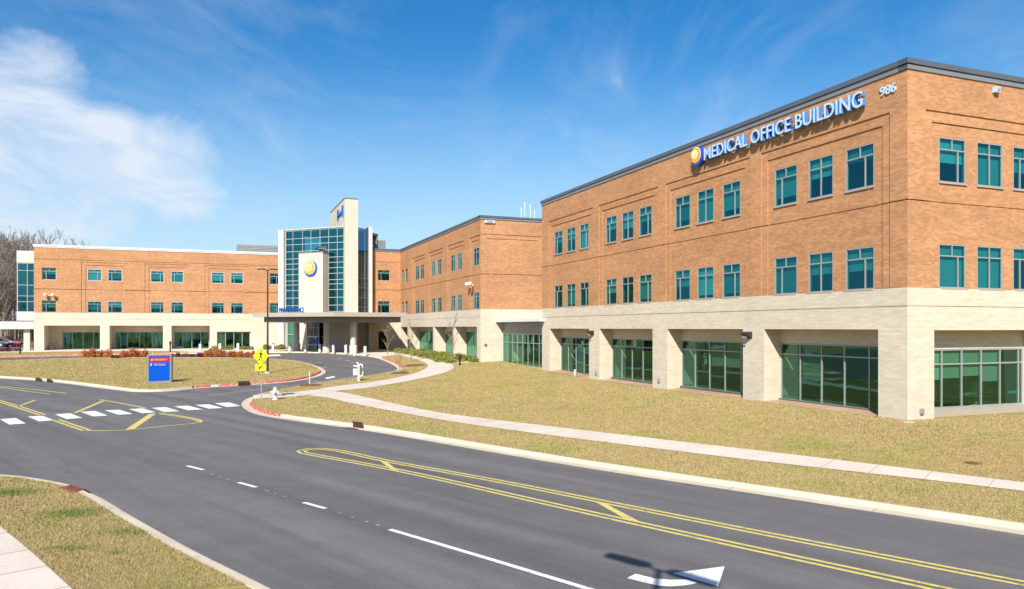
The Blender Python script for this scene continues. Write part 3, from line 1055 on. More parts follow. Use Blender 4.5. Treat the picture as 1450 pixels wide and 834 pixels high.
# pale brick base with deep openings
bb = MB()
rg, op_l = [(-1, 99, 5.33, 5.37, 0.03, False)], []
for o in opens:
    a1, a0 = FL.at(o[0]), FL.at(o[1])
    op_l.append((a0, a1))
    rg += [(a0, a1, 0.0, 4.43, 1.0, False), (a0 + .02, a1 - .02, FFL - 0.05, 3.74, 1.12, True)]
FL.relief(bb, 0, L_LEN, -0.3, Z_B, rg)
rg, op_r = [(-1, 99, 5.33, 5.37, 0.03, False)], []
for k in range(3):
    o = 1.44 + k * 7.6
    op_r.append((o, o + 6.3))
    rg += [(o, o + 6.3, 0.0, 4.40, 0.75, False), (o + .02, o + 6.28, 1.16, 3.62, 0.85, True)]
FR.relief(bb, 0, R_LEN, -0.3, Z_B, rg)
bb.build('base_wall', M['block'], mob)

p00, p10 = FL.P(0, 0), FL.P(L_LEN, 0)
p01, p11 = FR.P(R_LEN, 0), FR.P(R_LEN, 0) + U * L_LEN
mpoly = [p00, p01, p11, p10]           # ccw
hidden_shell(mob, 'rear_wall', mpoly, -0.3, Z_T, M['brick'], (0, 3))
inner = inset_poly((p00 + p11) / 2, mpoly, 0.925)
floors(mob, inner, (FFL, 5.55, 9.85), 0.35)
rf = MB()
rf.prism([(p.x, p.y) for p in inset_poly((p00 + p11) / 2, mpoly, 0.988)], 14.2, 14.5)
rf.build('roof', M['roof'], mob)
pw_ = MB()
FL.box(pw_, 5.5, L_LEN - .5, FFL + .01, 14.1, 6.0, 6.1)
FR.box(pw_, 6.2, R_LEN - .5, FFL + .01, 14.1, 5.4, 5.5)
for a in (9.2, 17.5, 26.2):
    FL.box(pw_, a, a + .12, FFL + .01, 14.1, 1.3, 5.99)
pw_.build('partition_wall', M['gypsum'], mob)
coping(mob, mpoly, Z_T - 0.02, 15.02, 'coping_light', 'coping', 0.05, 0.5)

for i, (a0, a1) in enumerate(win_l):
    for lv, (z0, z1) in enumerate((W2, W3)):
        bl = RND.choice([1.0, 1.0, 0.0, 0.55, 0.9, 0.75]) if lv == 0 else RND.choice([0.5, 0.8, 0.6, 1.0, 0.35])
        window(mob, FL, a0, a1, z0, z1, 0.10, 'T', bl, div=(0.32, 0.5, 0.68)[2 - i % 3], sill=((.05, -.01), (.06, .04))[lv])
for i, (a0, a1) in enumerate(win_r):
    if i > 5: continue
    for lv, (z0, z1) in enumerate((W2, W3)):
        bl = [(1.0, 1.0, 0.25, .8, 1, 1), (0.55, 1.0, 0.6, .6, 1, .4)][lv][i]
        window(mob, FR, a0, a1, z0, z1, 0.10, 'T', bl, div=(0.72, 0.5, 0.30)[i % 3], sill=((.05, -.01), (.06, .04))[lv])
# storefronts
for i, (a0, a1) in enumerate(op_l):
    w = a1 - a0
    n = 5
    dv = [a0 + .03 + w * k / n + (0.0) for k in range(1, n)]
    bls = []
    if i == 0: bls.append((a0 + 2 * w / n, a0 + 3 * w / n, .97))
    if i == 1: bls.append((a0 + 2 * w / n, a0 + 3 * w / n, .22))
    if i == 2: bls.append((a0 + w / n, a0 + 3 * w / n, .5))
    if i == 3: bls.append((a0 + 3 * w / n, a0 + 4 * w / n, .62))
    window(mob, FL, a0 + .03, a1 - .03, FFL - .04, 3.73, 1.0, 'S', 0, 'glass_green', 'alu', dv, [3.20], blinds=bls)
for i, (a0, a1) in enumerate(op_r):
    if i > 1: continue
    dv = [a0 + .22 + 1.16 * k for k in range(0, 6)]
    bls = [(dv[0], dv[1], .52), (dv[1], dv[2], .5), (dv[2], dv[3], .47), (dv[3], dv[4], .58)] if i == 0 else [(dv[1], dv[3], .5)]
    window(mob, FR, a0 + .03, a1 - .03, 1.17, 3.61, 0.75, 'S', 0, 'glass_green', 'alu', dv, [2.99], blinds=bls)
# gravel strips in the openings
gv = MB()
for (a0, a1) in op_l:
    P = [FL.P(a0 + .05, 0, 1.0), FL.P(a1 - .05, 0, 1.0), FL.P(a1 - .05, 0, -0.25), FL.P(a0 + .05, 0, -0.15)]
    gv.add([(p.x, p.y, H(p.x, p.y) + LAWN_Z + (0.10 if i_ < 2 else 0.02)) for i_, p in enumerate(P)], [(3, 2, 1, 0) if (P[1] - P[0]).cross(P[2] - P[0]).z < 0 else (0, 1, 2, 3)])
tag(gv.build('gravel_bed', M['gravel'], uv=False), kind='structure')
# low sill wall under the right-hand storefront
lowm = MB()
for (a0, a1) in op_r: FR.box(lowm, a0 + .005, a1 - .005, 0.3, 1.15, 0.45, 0.745)
lowm.build('low_sill_wall', M['fascia'], mob)


# ------------------------------------------------------------------ lettering helper
def text_mesh(body, width, height, depth, bold=0.0):
    cu = bpy.data.curves.new('lettering', 'FONT')
    cu.body = body
    cu.size = 1
    cu.extrude = 0.02
    cu.offset = bold
    cu.resolution_u = 4
    o = bpy.data.objects.new('lettering', cu)
    COL.objects.link(o)
    bpy.context.view_layer.update()
    me = bpy.data.meshes.new_from_object(o.evaluated_get(bpy.context.evaluated_depsgraph_get()))
    vs = np.array([v.co[:] for v in me.vertices])
    fs = [tuple(p.vertices) for p in me.polygons]
    bpy.data.objects.remove(o)
    lo, hi = vs.min(0), vs.max(0)
    vs = (vs - lo) / (hi - lo)
    return vs * np.array([width, height, depth]), fs


def put_text(F, body, a0, a1, z0, z1, d0, d1, bold, rev):
    """lettering on facade F between s=a0..a1 (rev: reading direction runs against s); front at d0, back at d1"""
    vs, fs = text_mesh(body, abs(a1 - a0), z1 - z0, 1.0, bold)
    mb = MB()
    P = []
    for x, y, z in vs:
        a = max(a0, a1) - x if rev else min(a0, a1) + x
        P.append(F.P(a, z0 + y, d1 + (d0 - d1) * z))
    mb.add(P, fs)
    return mb


def disc(mb, F, a, z, r, d0, d1, n=40, rx=1.0):
    c = [F.P(a + r * rx * math.cos(2 * math.pi * k / n), z + r * math.sin(2 * math.pi * k / n), d0) for k in range(n)]
    e = [F.P(a + r * rx * math.cos(2 * math.pi * k / n), z + r * math.sin(2 * math.pi * k / n), d1) for k in range(n)]
    fs = [tuple(range(n))] + [(k, n + k, n + (k + 1) % n, (k + 1) % n) for k in range(n)]
    mb.add(c + e, fs)


def emblem(par, F, a, z, r, d, rev):
    """blue ring, gold disc, pale discs pushed to one side"""
    sg = 1 if rev else -1      # the discs sit towards the reader's left
    back = MB(); disc(back, F, a, z, r, d, 0.0); back.build('blue_ring', M['em_blue'], par)
    wh = MB(); disc(wh, F, a + sg * r * .10, z + r * .12, r * .84, d - .012, d + .0); wh.build('pale_ring', M['em_pale'], par)
    go = MB(); disc(go, F, a + sg * r * .10, z + r * .10, r * .80, d - .024, d - .0); go.build('gold_disc', M['em_gold'], par)
    w2 = MB(); disc(w2, F, a + sg * r * .27, z + r * .20, r * .50, d - .036, d - .0); w2.build('pale_crescent', M['em_pale'], par)
    ye = MB(); disc(ye, F, a + sg * r * .31, z + r * .22, r * .45, d - .048, d - .0); ye.build('yellow_disc', M['em_yellow'], par)
    w3 = MB(); disc(w3, F, a + sg * r * .45, z + r * .36, r * .17, d - .060, d - .0); w3.build('pale_core', M['em_pale'], par)


sign = empty('wall_sign', FL.P(FL.at(1115), 14.0, -0.1), 'blue and white letters MEDICAL OFFICE BUILDING with round emblem on the orange brick', 'sign')
aM, aG = FL.at(1003), FL.at(1228.5)
put_text(FL, 'MEDICAL OFFICE BUILDING', aG, aM, 13.64, 14.32, -0.28, -0.10, 0.017, True).build('letter_body', M['letter_blue'], sign)
put_text(FL, 'MEDICAL OFFICE BUILDING', aG, aM, 13.645, 14.315, -0.295, -0.282, 0.007, True).build('letter_face', M['letter_white'], sign)
emblem(sign, FL, FL.at(992.5), 14.02, 0.53, -0.30, True)
tag(put_text(FL, '986', FL.at(1270), FL.at(1247), 13.86, 14.24, -0.06, -0.012, 0.02, True).build('house_number', M['letter_white'], origin=FL.P(FL.at(1258), 13.86)),
    'white house number 986 high on the brick near the corner', 'number sign')


def floodlight(F, a, z, label, group, m='dark', s=1.0):
    """wedge-shaped wall pack"""
    mb = MB()
    pr = [(0, 0), (0, .34 * s), (-.30 * s, .34 * s), (-.36 * s, .22 * s)]
    P = [F.P(a - .22 * s, z + y, x) for x, y in pr] + [F.P(a + .22 * s, z + y, x) for x, y in pr]
    mb.add(P, [(0, 1, 2, 3), (7, 6, 5, 4), (0, 4, 5, 1), (1, 5, 6, 2), (2, 6, 7, 3), (3, 7, 4, 0)])
    t = empty('wall_light', F.P(a, z), label, 'wall light', group)
    mb.build('housing', M[m], t)
    ln = MB()
    F.box(ln, a - .15 * s, a + .15 * s, z + .03 * s, z + .10 * s, -.34 * s, -.30 * s)
    ln.build('lens', M['galv'], t)
    return t


floodlight(FL, FL.at(1061), 3.95, 'dark wedge wall light on the pale pier nearest the corner opening', 'wall lights on the pale piers')
floodlight(FL, FL.at(839), 3.95, 'dark wedge wall light on the pale pier farther down the office base', 'wall lights on the pale piers')


def small_box(name, F, a, z, w, h, d, m, label, cat, group=None):
    """housing on a wall with a projecting cover"""
    t = empty(name, F.P(a, z), label, cat, group)
    b = MB()
    F.box(b, a - w / 2, a + w / 2, z, z + h, -d, -0.004)
    b.build('housing', M[m], t)
    c = MB()
    F.box(c, a - w * .3, a + w * .3, z + h * .25, z + h * .8, -d - 0.03, -d - .002)
    c.build('cover', M['galv'], t)
    return t


small_box('wall_camera', FR, FR.at(1408), FR.zat(1408, 132), .26, .22, .18, 'letter_white', 'white camera box high on the brick right of the corner', 'camera')
small_box('wall_vent', FR, FR.at(1304), 1.12, .16, .2, .1, 'metal_grey', 'small grey vent low on the bright pier at the right corner', 'vent', 'vents on the pale piers')
small_box('wall_vent', FL, FL.at(845), 1.2, .14, .24, .1, 'metal_grey', 'small grey vent low on the pale pier beside the second opening', 'vent', 'vents on the pale piers')
small_box('wall_vent', FL, FL.at(934), 1.2, .14, .24, .1, 'metal_grey', 'small grey vent low on the pale pier beside the third opening', 'vent', 'vents on the pale piers')


def ground_flood(px, py, label):
    x, y = G(px, py)
    z = H(x, y) + LAWN_Z
    t = empty('ground_floodlight', (x, y, z), label, 'floodlight', 'floodlights at the base openings')
    b = MB(); b.obox((x - .2, y - .14, z + .06), (.4, .02, 0), (-.02, .24, 0), (0.0, 0.06, .16)); b.build('housing', M['black'], t)
    c = MB(); c.tube([(x, y, z - .05), (x, y, z + .1)], .04); c.build('bracket', M['dark'], t)


ground_flood(1094, 571, 'black ground floodlight in the opening nearest the corner')
ground_flood(784, 526.6, 'black ground floodlight in the farthest office opening, left one')
ground_flood(803, 526.5, 'black ground floodlight in the farthest office opening, right one')


# office chairs and a table behind the glass at the right corner
def office_chair(a, d, rot, label):
    c = FR.P(a, FFL, d)
    t = empty('office_chair', c, label, 'chair', 'office chairs behind the corner glass')
    R = Matrix.Rotation(rot, 3, 'Z')

    def pt(x, y, z): return c + R @ Vector((x, y, z))
    s = MB(); s.obox(pt(-.24, -.24, .44), R @ Vector((.48, 0, 0)), R @ Vector((0, .48, 0)), (0, 0, .08)); s.build('seat', M['column'], t)
    b = MB(); b.obox(pt(-.23, .22, .58), R @ Vector((.46, 0, 0)), R @ Vector((0, .06, 0)), R @ Vector((0, .08, .5))); b.build('backrest', M['column'], t)
    l = MB(); l.tube([pt(0, 0, .05), pt(0, 0, .44)], .03)
    for k in range(5):
        q = 2 * math.pi * k / 5
        l.tube([pt(0, 0, .08), pt(.3 * math.cos(q), .3 * math.sin(q), .03)], .02, 6)
    l.tube([pt(0, .2, .45), pt(0, .27, .62)], .02, 6)
    l.build('base', M['metal_grey'], t)


office_chair(1.44 + 1.0, 1.8, 0.5, 'pale office chair behind the corner glass, nearest the pier')
office_chair(1.44 + 2.5, 2.2, 2.6, 'pale office chair behind the corner glass, beside the middle mullion')
office_chair(1.44 + 4.9, 1.9, -0.8, 'pale office chair behind the corner glass, at the frame edge')

# ------------------------------------------------------------------ corner wing (middle brick block)
Ym = 70.5
C1 = Vector(((680.5 - CX) / F_PX * Ym, Ym, 0))
wing = empty('corner_wing', (C1.x, C1.y, 1.2), 'middle brick wing with slim paired windows and a pier arcade beside the entrance', 'building')
FWL = Facade(C1, U, -V)
FWR = Facade(C1, V, -U)
wl_len = FWL.at(567)
wr_len = FWR.at(765.5)
ZB2, ZT2 = 6.25, 14.75
T3, T2 = (10.45, 12.20), (6.27, 7.93)
cols = [(669.3, 677.1), (646.8, 652.8), (637.2, 643.2), (618.6, 624), (610.2, 615), (594.3, 599.1), (587.5, 592.3), (573.4, 577.6), (568.3, 571.9)]
grp = [(665, 679.6), (633.5, 656.5), (607, 627), (584.5, 601.5)]
regs, wlst = [], []
for g in grp:
    regs += [(FWL.at(g[1]), FWL.at(g[0]), ZB2 - 1, 13.3, 0.06, False), (FWL.at(g[1]) + .4, FWL.at(g[0]) - .4, ZB2 - 1, 12.9, 0.11, False)]
regs.append((-1, 99, 9.55, 9.61, 0.14, False))
for c in cols:
    a0, a1 = FWL.at(c[1]), FWL.at(c[0])
    wlst.append((a0, a1))
    for z0, z1 in (T2, T3): regs.append((a0, a1, z0, z1, 0.28, True))
SEC_U = FWL.P(wl_len, 0).dot(U)                 # plane of the short brick section beside the tower
sec_o = Vector(((528 - CX) / F_PX, 1, 0))
sec_o = sec_o * (SEC_U / sec_o.dot(U))
FSEC = Facade(sec_o, V, -U)
sec_len = FSEC.at(567)
mb = MB()
FWL.relief(mb, 0, wl_len, ZB2, ZT2, regs)
FWR.relief(mb, 0, wr_len + 8, ZB2, ZT2, [(-1, 99, 9.55, 9.61, 0.05, False), (.5, wr_len - .3, 12.55, 12.95, .05, False), (-1, 99, 13.3, 13.36, 0.05, False)])
s3 = (FSEC.zat(540, 397.5), FSEC.zat(540, 382.5))
s2 = (ZB2 + .02, FSEC.zat(540, 426.5))
sa0, sa1 = FSEC.at(535), FSEC.at(552)
FSEC.relief(mb, FSEC.at(505), sec_len, ZB2, ZT2, [(-9, 99, 9.55, 9.61, .05, False), (-9, 99, 13.3, 13.36, 0.05, False), (sa0, sa1, *s3, .28, True), (sa0, sa1, *s2, .28, True)])
mb.build('brick_wall', M['brick'], wing)
ops = [(643.5, 675.3), (615.3, 641.4), (580, 613.0), (561, 577)]
rg, oph = [(-1, 99, 5.5, 5.54, .03, False)], []
for k, o in enumerate(ops):
    a0, a1 = FWL.at(o[1]), min(FWL.at(o[0]), wl_len - .3)
    oph.append((a0, a1))
    rg += [(a0, a1, 0, 4.6, 1.3, False), (a0 + .02, a1 - .02, 1.3, 4.1, 1.42, True)]
mb = MB()
FWL.relief(mb, 0, wl_len, -.3, ZB2, rg)
FWR.relief(mb, 0, wr_len + 8, -.3, ZB2, [])
mb.build('base_wall', M['block'], wing)
mb = MB()
dx0, dx1 = FSEC.at(536), FSEC.at(549)
FSEC.relief(mb, FSEC.at(468), sec_len, -.3, ZB2, [(dx0, dx1, .5, 4.0, .35, True)])
mb.build('entrance_wall', M['block'], wing)
window(wing, FSEC, dx0 + .01, dx1 - .01, 1.35, 3.98, .12, 'S', 0, 'glass_dark', 'dark', [(dx0 + dx1) / 2], [3.3])
p0, p1_ = FWL.P(0, 0), FWL.P(wl_len, 0)
wpoly = [p0, FWR.P(wr_len + 8, 0), FWR.P(wr_len + 8, 0) + U * 46, FSEC.P(-7, 0) + U * 12.7, FSEC.P(-7, 0), FSEC.P(0, 0), p1_]
hidden_shell(wing, 'rear_wall', wpoly, -.3, ZT2, M['brick'], (0, 4, 5, 6))
rf = MB(); rf.prism([(p.x, p.y) for p in [p0 + (U + V) * .2, wpoly[1] + (U - V) * .2, wpoly[2] - (U + V) * .2, wpoly[3] + (V - U) * .2, wpoly[4] + (U + V) * .2, p1_ + (U + V) * .2]], 14.3, 14.6)
rf.build('roof', M['roof'], wing)
floors(wing, [p0 + (U + V) * 1.6, wpoly[1] + (U - V) * 1.6, wpoly[2] - (U + V) * 1.6, wpoly[3] + (V - U) * 1.6, wpoly[4] + (U + V) * 1.6, p1_ + (U + V) * 1.6], (1.36, 5.7, 10.0), .35)
pp = MB()
FWL.box(pp, 5, wl_len, 1.37, 14.2, 5, 5.1)
FSEC.box(pp, -4, sec_len, 1.37, 14.2, 3, 3.1)
pp.build('partition_wall', M['gypsum'], wing)
coping(wing, [p0, FWR.P(wr_len + 8, 0), wpoly[2], wpoly[3], FSEC.P(-7, 0), p1_], ZT2 - .02, 15.1, 'coping_light', 'coping', .06, .5)
for i, (a0, a1) in enumerate(wlst):
    for lv, (z0, z1) in enumerate((T2, T3)):
        window(wing, FWL, a0, a1, z0, z1, .10, 'T', RND.choice([0, 1, .4, .3, .6]), 'glass', div=.5, fw=.07)
for z0, z1 in (s2, s3):
    window(wing, FSEC, sa0, sa1, z0, z1, .08, 'T', .35, 'glass', 'alu', div=.28, fw=.07)
for k, (a0, a1) in enumerate(oph):
    w = a1 - a0
    window(wing, FWL, a0 + .03, a1 - .03, 1.32, 4.09, 1.3, 'S', 0, 'glass_green', 'alu', [a0 + w * .35, a0 + w * .68], [], blinds=[(a0 + w * .35, a1 - .05, .97)] if k != 2 else [(a0 + w * .05, a1 - .05, .97)])


def dome_pair(F, a, z, label, m='white'):
    t = empty('security_light', F.P(a, z), label, 'security light', 'twin round security lights')
    b = MB(); F.box(b, a - .18, a + .18, z - .05, z + .05, -.12, -.004); b.build('bracket', M[m], t)
    for sg in (-1, 1):
        h = MB()
        c = F.P(a + sg * .42, z + .08, -.45)
        h.lathe([(.02, -.2), (.16, -.18), (.22, -.02), (.18, .14), (.06, .2), (.01, .2)], 12, c)
        h.tube([F.P(a + sg * .1, z, -.08), c], .035, 6)
        h.build('lamp_head', M[m], t, smooth=True)


dome_pair(FWL, FWL.at(669.5), FWL.zat(669.5, 403.5), 'white twin round security lights beside the end window of the middle wing')
small_box('wall_camera', FWR, FWR.at(693), FWR.zat(693, 316), 1.0, .26, .15, 'letter_white', 'pale flat box high on the blank brick face of the middle wing', 'camera')
small_box('wall_vent', FWR, FWR.at(687.5), FWR.zat(687.5, 489.5), .22, .18, .1, 'dark', 'dark socket box on the bright corner pier of the middle wing', 'vent')

# ------------------------------------------------------------------ glazed link between the two
vM = C0.dot(V)
FK = Facade(uv2(C0.dot(U) + L_LEN, vM + .25), U, -V)
k_end = SEC_U * 0 + C1.dot(U) - (C0.dot(U) + L_LEN)
link = empty('glazed_link', FK.P(k_end / 2, 1.2), 'single storey glazed link with white roof edge between the two brick blocks', 'building')
mb = MB()
FK.box(mb, -.6, k_end + .0, 5.02, 5.28, -.75, 9)
mb.build('roof', M['coping_white'], link)
mb = MB()
FK.box(mb, .02, k_end - .02, 3.98, 5.01, 0.0, .2)
for k in range(int(k_end / .3)): FK.box(mb, .1 + k * .3, .14 + k * .3, 3.98, 5.0, -.025, -.002)
mb.build('fascia', M['metal_grey'], link)
dv = [k_end * k / 8 for k in range(1, 8)]
window(link, FK, .03, k_end - .03, 1.15, 3.97, .0, 'S', 0, 'glass_green', 'alu', dv, [3.15], blinds=[(dv[6], k_end - .06, .99)])
mb = MB(); FK.box(mb, .02, k_end - .02, -.2, 1.14, .02, .3); mb.build('base_wall', M['column'], link)
mb = MB(); FK.box(mb, .0, k_end, .9, 1.14, .31, 9); mb.build('floor_slab', M['slab'], link)
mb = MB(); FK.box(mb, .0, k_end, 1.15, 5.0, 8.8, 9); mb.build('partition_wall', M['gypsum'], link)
FK2 = Facade(uv2(C0.dot(U) + L_LEN, C1.dot(V) + wr_len + .35), U, -V)
dv = [k_end / 3, 2 * k_end / 3]
window(link, FK2, .02, k_end - .02, 6.0, 13.2, 0, 'S', 0, 'glass_green', 'dark', dv, [7.9, 9.6, 10.4, 12.1], blinds=[(.1, k_end - .1, .4)])
mb = MB(); FK2.box(mb, .02, k_end - .02, 13.2, 14.3, 0, .3); mb.build('upper_wall', M['brick'], link)
mb = MB(); FK2.box(mb, 0, k_end, 14.3, 14.5, -.05, 6); FK2.box(mb, .02, k_end - .02, 5.29, 14.29, 5.5, 6); mb.build('rear_wall', M['gypsum'], link)

# ------------------------------------------------------------------ long wing on the left
o = Vector(((48 - CX) / F_PX, 1, 0))
LU = 111.6
o = o * (LU / o.dot(U))
FG = Facade(o, V, -U)
lw_len = FG.at(400)
lwing = empty('long_wing', (o.x, o.y, 1.3), 'long low brick wing with square windows and a deep pale arcade on the left', 'building')
ZB3, ZT3 = 6.45, 14.85
g3 = (FG.zat(110, 397.3), FG.zat(110, 380.2))
g2 = (ZB3 + .02, FG.zat(110, 426.0))
gcols = [(59.3, 79.9), (123.4, 144), (152.4, 173.2), (213, 232.3), (241.9, 260), (299.4, 317.6), (326.5, 344.5), (382, 395.3)]
regs = []
for a, b in ((115, 181), (205, 268), (290, 352)):
    a, b = FG.at(a), FG.at(b)
    regs += [(a, b, ZB3 - 1, 13.1, .06, False), (a + .5, b - .5, ZB3 - 1, 12.7, .12, False)]
regs += [(-1, 999, 9.45, 9.52, .16, False), (-1, 999, 13.3, 13.36, .05, False)]
for c in gcols:
    for z0, z1 in (g2, g3): regs.append((FG.at(c[0]), FG.at(c[1]), z0, z1, .3, True))
mb = MB(); FG.relief(mb, 0, lw_len, ZB3, ZT3, regs); mb.build('brick_wall', M['brick'], lwing)
gop = [(62.5, 141.6, 80, 3.6), (155, 230.7, 157, 3.6), (242.8, 297, 244.5, 2.2), (307, 355, 307, .25)]
rg, gh = [(-1, 999, 5.6, 5.65, .03, False)], []
zt_o, zt_g = 4.78, 3.95
for (a, b, c, dp) in gop:
    zo = zt_o if dp > 1 else zt_g
    rg.append((FG.at(a), FG.at(b), 0, zo, dp, False))
    gh.append((FG.at(c) + .05, FG.at(b) - .05, dp))
    rg.append((FG.at(c) + .05, FG.at(b) - .05, 1.3, zt_g, dp + .12, True))
mb = MB(); FG.relief(mb, 0, lw_len, -.3, ZB3, rg); mb.build('base_wall', M['block'], lwing)
for i, c in enumerate(gcols):
    for lv, (z0, z1) in enumerate((g2, g3)):
        window(lwing, FG, FG.at(c[0]), FG.at(c[1]), z0, z1, .12, 'T', RND.choice([.5, .9, .6, .8, 1.0, .4]), 'glass', 'alu_white' if lv else 'alu', div=(.28, .72)[i % 2], fw=.09)
for i, (a0, a1, dp) in enumerate(gh):
    w = a1 - a0
    n = 4
    dv = [a0 + w * k / n for k in range(1, n)]
    bls = [[], [(dv[2], a1, .9), (dv[0], dv[1], .35)], [(a0, a1, .42)], [(a0, dv[0], .95)]][i]
    window(lwing, FG, a0 + .02, a1 - .02, 1.42, zt_g - .01, dp, 'S', 0, 'glass_green', 'alu_white', dv, [], blinds=bls, fw=.08)
lp = [FG.P(0, 0), FG.P(lw_len, 0), FG.P(lw_len, 0) + U * 16, FG.P(0, 0) + U * 16]
hidden_shell(lwing, 'rear_wall', lp, -.3, ZT3, M['brick'], (0,))
rf = MB(); rf.prism([(p.x, p.y) for p in [lp[0] + (U + V) * .2, lp[1] + (U - V) * .2, lp[2] - (U + V) * .2, lp[3] + (V - U) * .2]], 14.4, 14.7); rf.build('roof', M['roof'], lwing)
ip = [lp[0] + U * 3.9 + V * .3, lp[1] + U * 3.9 - V * .3, lp[2] - U * .4 - V * .3, lp[3] - U * .4 + V * .3]
floors(lwing, [lp[0] + U * .5 + V * .3, lp[1] + U * .5 - V * .3, ip[2], ip[3]], (1.4, ), .3)
floors(lwing, [lp[0] + U * .5 + V * .3, lp[1] + U * .5 - V * .3, ip[2], ip[3]], (5.7, 9.9), .3)
pp = MB(); FG.box(pp, .5, lw_len - .5, 1.41, 14.3, 9, 9.1); pp.build('partition_wall', M['gypsum'], lwing)
coping(lwing, lp, ZT3 - .02, 15.2, 'coping_white', 'coping_white', .05, .4)
dome_pair(FG, FG.at(70.5), FG.zat(70, 418.5), 'white twin round security lights above a window of the long wing')
t = empty('utility_box', FG.P(FG.at(67.5), 1.4, 2.5), 'cream utility box on the walk inside the first arcade bay', 'box')
mb = MB(); FG.box(mb, FG.at(64), FG.at(70.5), 1.4, 2.0, 2.2, 2.8); mb.build('cabinet', M['cast'], t)
mb = MB(); FG.box(mb, FG.at(64) - .04, FG.at(70.5) + .04, 2.003, 2.07, 2.16, 2.84); mb.build('lid', M['block'], t)

# glazed stair at the far left end of the long wing
o2 = FG.P(-.02, 0, 1.2)
FS = Facade(o2, -V, -U)
st_len = FS.at(23.5)
stair = empty('glazed_stair', FS.P(st_len / 2, 5.2), 'teal glazed stair bay with white bands on the left end of the long wing', 'building')
zz = lambda y: FS.zat(36, y)
za, zb_, zc, zd = zz(454), zz(442), zz(372), zz(355)
for z_a, z_b in ((za, zb_), (zc, zd)):
    mb = MB(); FS.box(mb, 0, st_len, z_a, z_b, 0, 5); mb.build('white_band', M['panel_white'], stair)
window(stair, FS, .02, st_len - .02, zb_ + .003, zc - .003, .05, 'S', 0, 'glass_tower', 'alu_white', [st_len * .45], [zz(383), zz(403.5), zz(419), zz(427)], blinds=[(st_len * .5, st_len - .1, .5)], fw=.1)
mb = MB(); FS.box(mb, .1, st_len - .1, zb_ + .01, zc - .01, 4.6, 4.9); FS.box(mb, st_len - .12, st_len - .02, zb_ + .01, zc - .01, .25, 4.59); mb.build('rear_wall', M['gypsum'], stair)
# walkway canopy at the left edge
FW = Facade(FG.P(-.05, 0, .9), -V, -U)
zc0, zc1 = FW.zat(20, 466), FW.zat(20, 455.2)
wk = empty('walkway_canopy', FW.P(6, 1.4), 'flat white walkway canopy reaching left from the long wing', 'canopy')
mb = MB(); FW.box(mb, 0, 16, zc0, zc1, 0, 3.2); mb.build('roof', M['panel_white'], wk)
for px in (36.5, -40):
    mb = MB(); a = FW.at(px); FW.box(mb, a - .35, a + .35, .8, zc0 - .003, .5, 1.2); mb.build('post', M['column'], wk)
mb = MB(); FW.box(mb, FW.at(47.5), FW.at(41), .8, zc0 - .003, 2.2, 2.9); mb.build('side_wall', M['dark'], wk)

# ------------------------------------------------------------------ entrance tower
YR = 96.5
Rp = Vector(((488 - CX) / F_PX * YR, YR, 0))
FT = Facade(Rp, -W, -Q)                       # s runs to the left along the diagonal
t_len = FT.at(404)
ZG = FT.zat(404, 327)
tower = empty('entrance_tower', (Rp.x, Rp.y, 1.3), 'glass entrance tower with tall cream fin and round emblem block', 'building')
ffz = Vector(((488.3 - CX) / F_PX, 1, 0)); ffz = ffz * ((YR - .9) / 1.0)
FF = Facade(ffz, V, -U)                       # front of the fin
fin_w = FF.at(507)
z_fin = FF.zat(495.5, 281.5)
mb = MB()
FF.box(mb, 0, fin_w, -.2, z_fin, 0, 13)
mb.build('fin_wall', M['cast'], tower)
mb = MB(); FF.box(mb, -.06, fin_w + .06, z_fin + .003, z_fin + .14, -.06, 13.06); mb.build('fin_coping', M['coping_light'], tower)
jm = MB()
for z in (9.6, 13.8, 17.6): FF.box(jm, -.004, fin_w + .004, z, z + .05, -.004, 13.0)
jm.build('panel_joint', M['column'], tower)
# curtain wall
pxs = [404, 414.7, 428.3, 440.3, 453, 465.3, 477.5, 488.5]
cs = sorted(FT.at(x) for x in pxs)
rows = [FT.zat(470, y) for y in (441, 432, 421, 410, 402, 396, 387, 379, 371.5, 364, 353.5, 343.5, 335)]
rows = [r for r in rows if r < ZG - .5 and r > 6.6]
window(tower, FT, .01, t_len, 5.9, ZG, 0, 'S', 0, 'glass_tower', 'alu_white', cs[1:-1], rows, fw=.12, blinds=[(cs[0] + .1, cs[-1] - .1, .02)])
mb = MB(); FT.box(mb, -.02, t_len + .1, ZG + .003, ZG + .16, -.1, 1.0); mb.build('parapet_coping', M['alu_white'], tower)
mb = MB(); FT.box(mb, t_len + .003, FT.at(396.5), -.2, ZG + .1, -.35, 4); mb.build('end_frame', M['panel_white'], tower)
# emblem block
be0, be1 = FT.at(456.6), FT.at(423)
FE = Facade(FT.P(0, 0, -1.2), -W, -Q)
b0, b1 = FE.at(457), FE.at(423)
zbt = FE.zat(440, 358)
mb = MB(); FE.box(mb, b0, b1, 6.0, zbt, 0, 1.19); mb.build('emblem_block', M['cast'], tower)
mb = MB(); FE.box(mb, b0 - .05, b1 + .05, zbt + .003, zbt + .1, -.05, 1.19); mb.build('block_coping', M['coping_light'], tower)
mb = MB(); FE.box(mb, b0 - .004, b1 + .004, 10.25, 10.31, -.004, 1.1); mb.build('panel_joint', M['column'], tower)
em = empty('round_emblem', FE.P(FE.at(440), 13), 'round blue and gold emblem on the cream block of the entrance tower', 'emblem')
emblem(em, FE, FE.at(440), FE.zat(440, 380.3), 1.06, -.10, True)
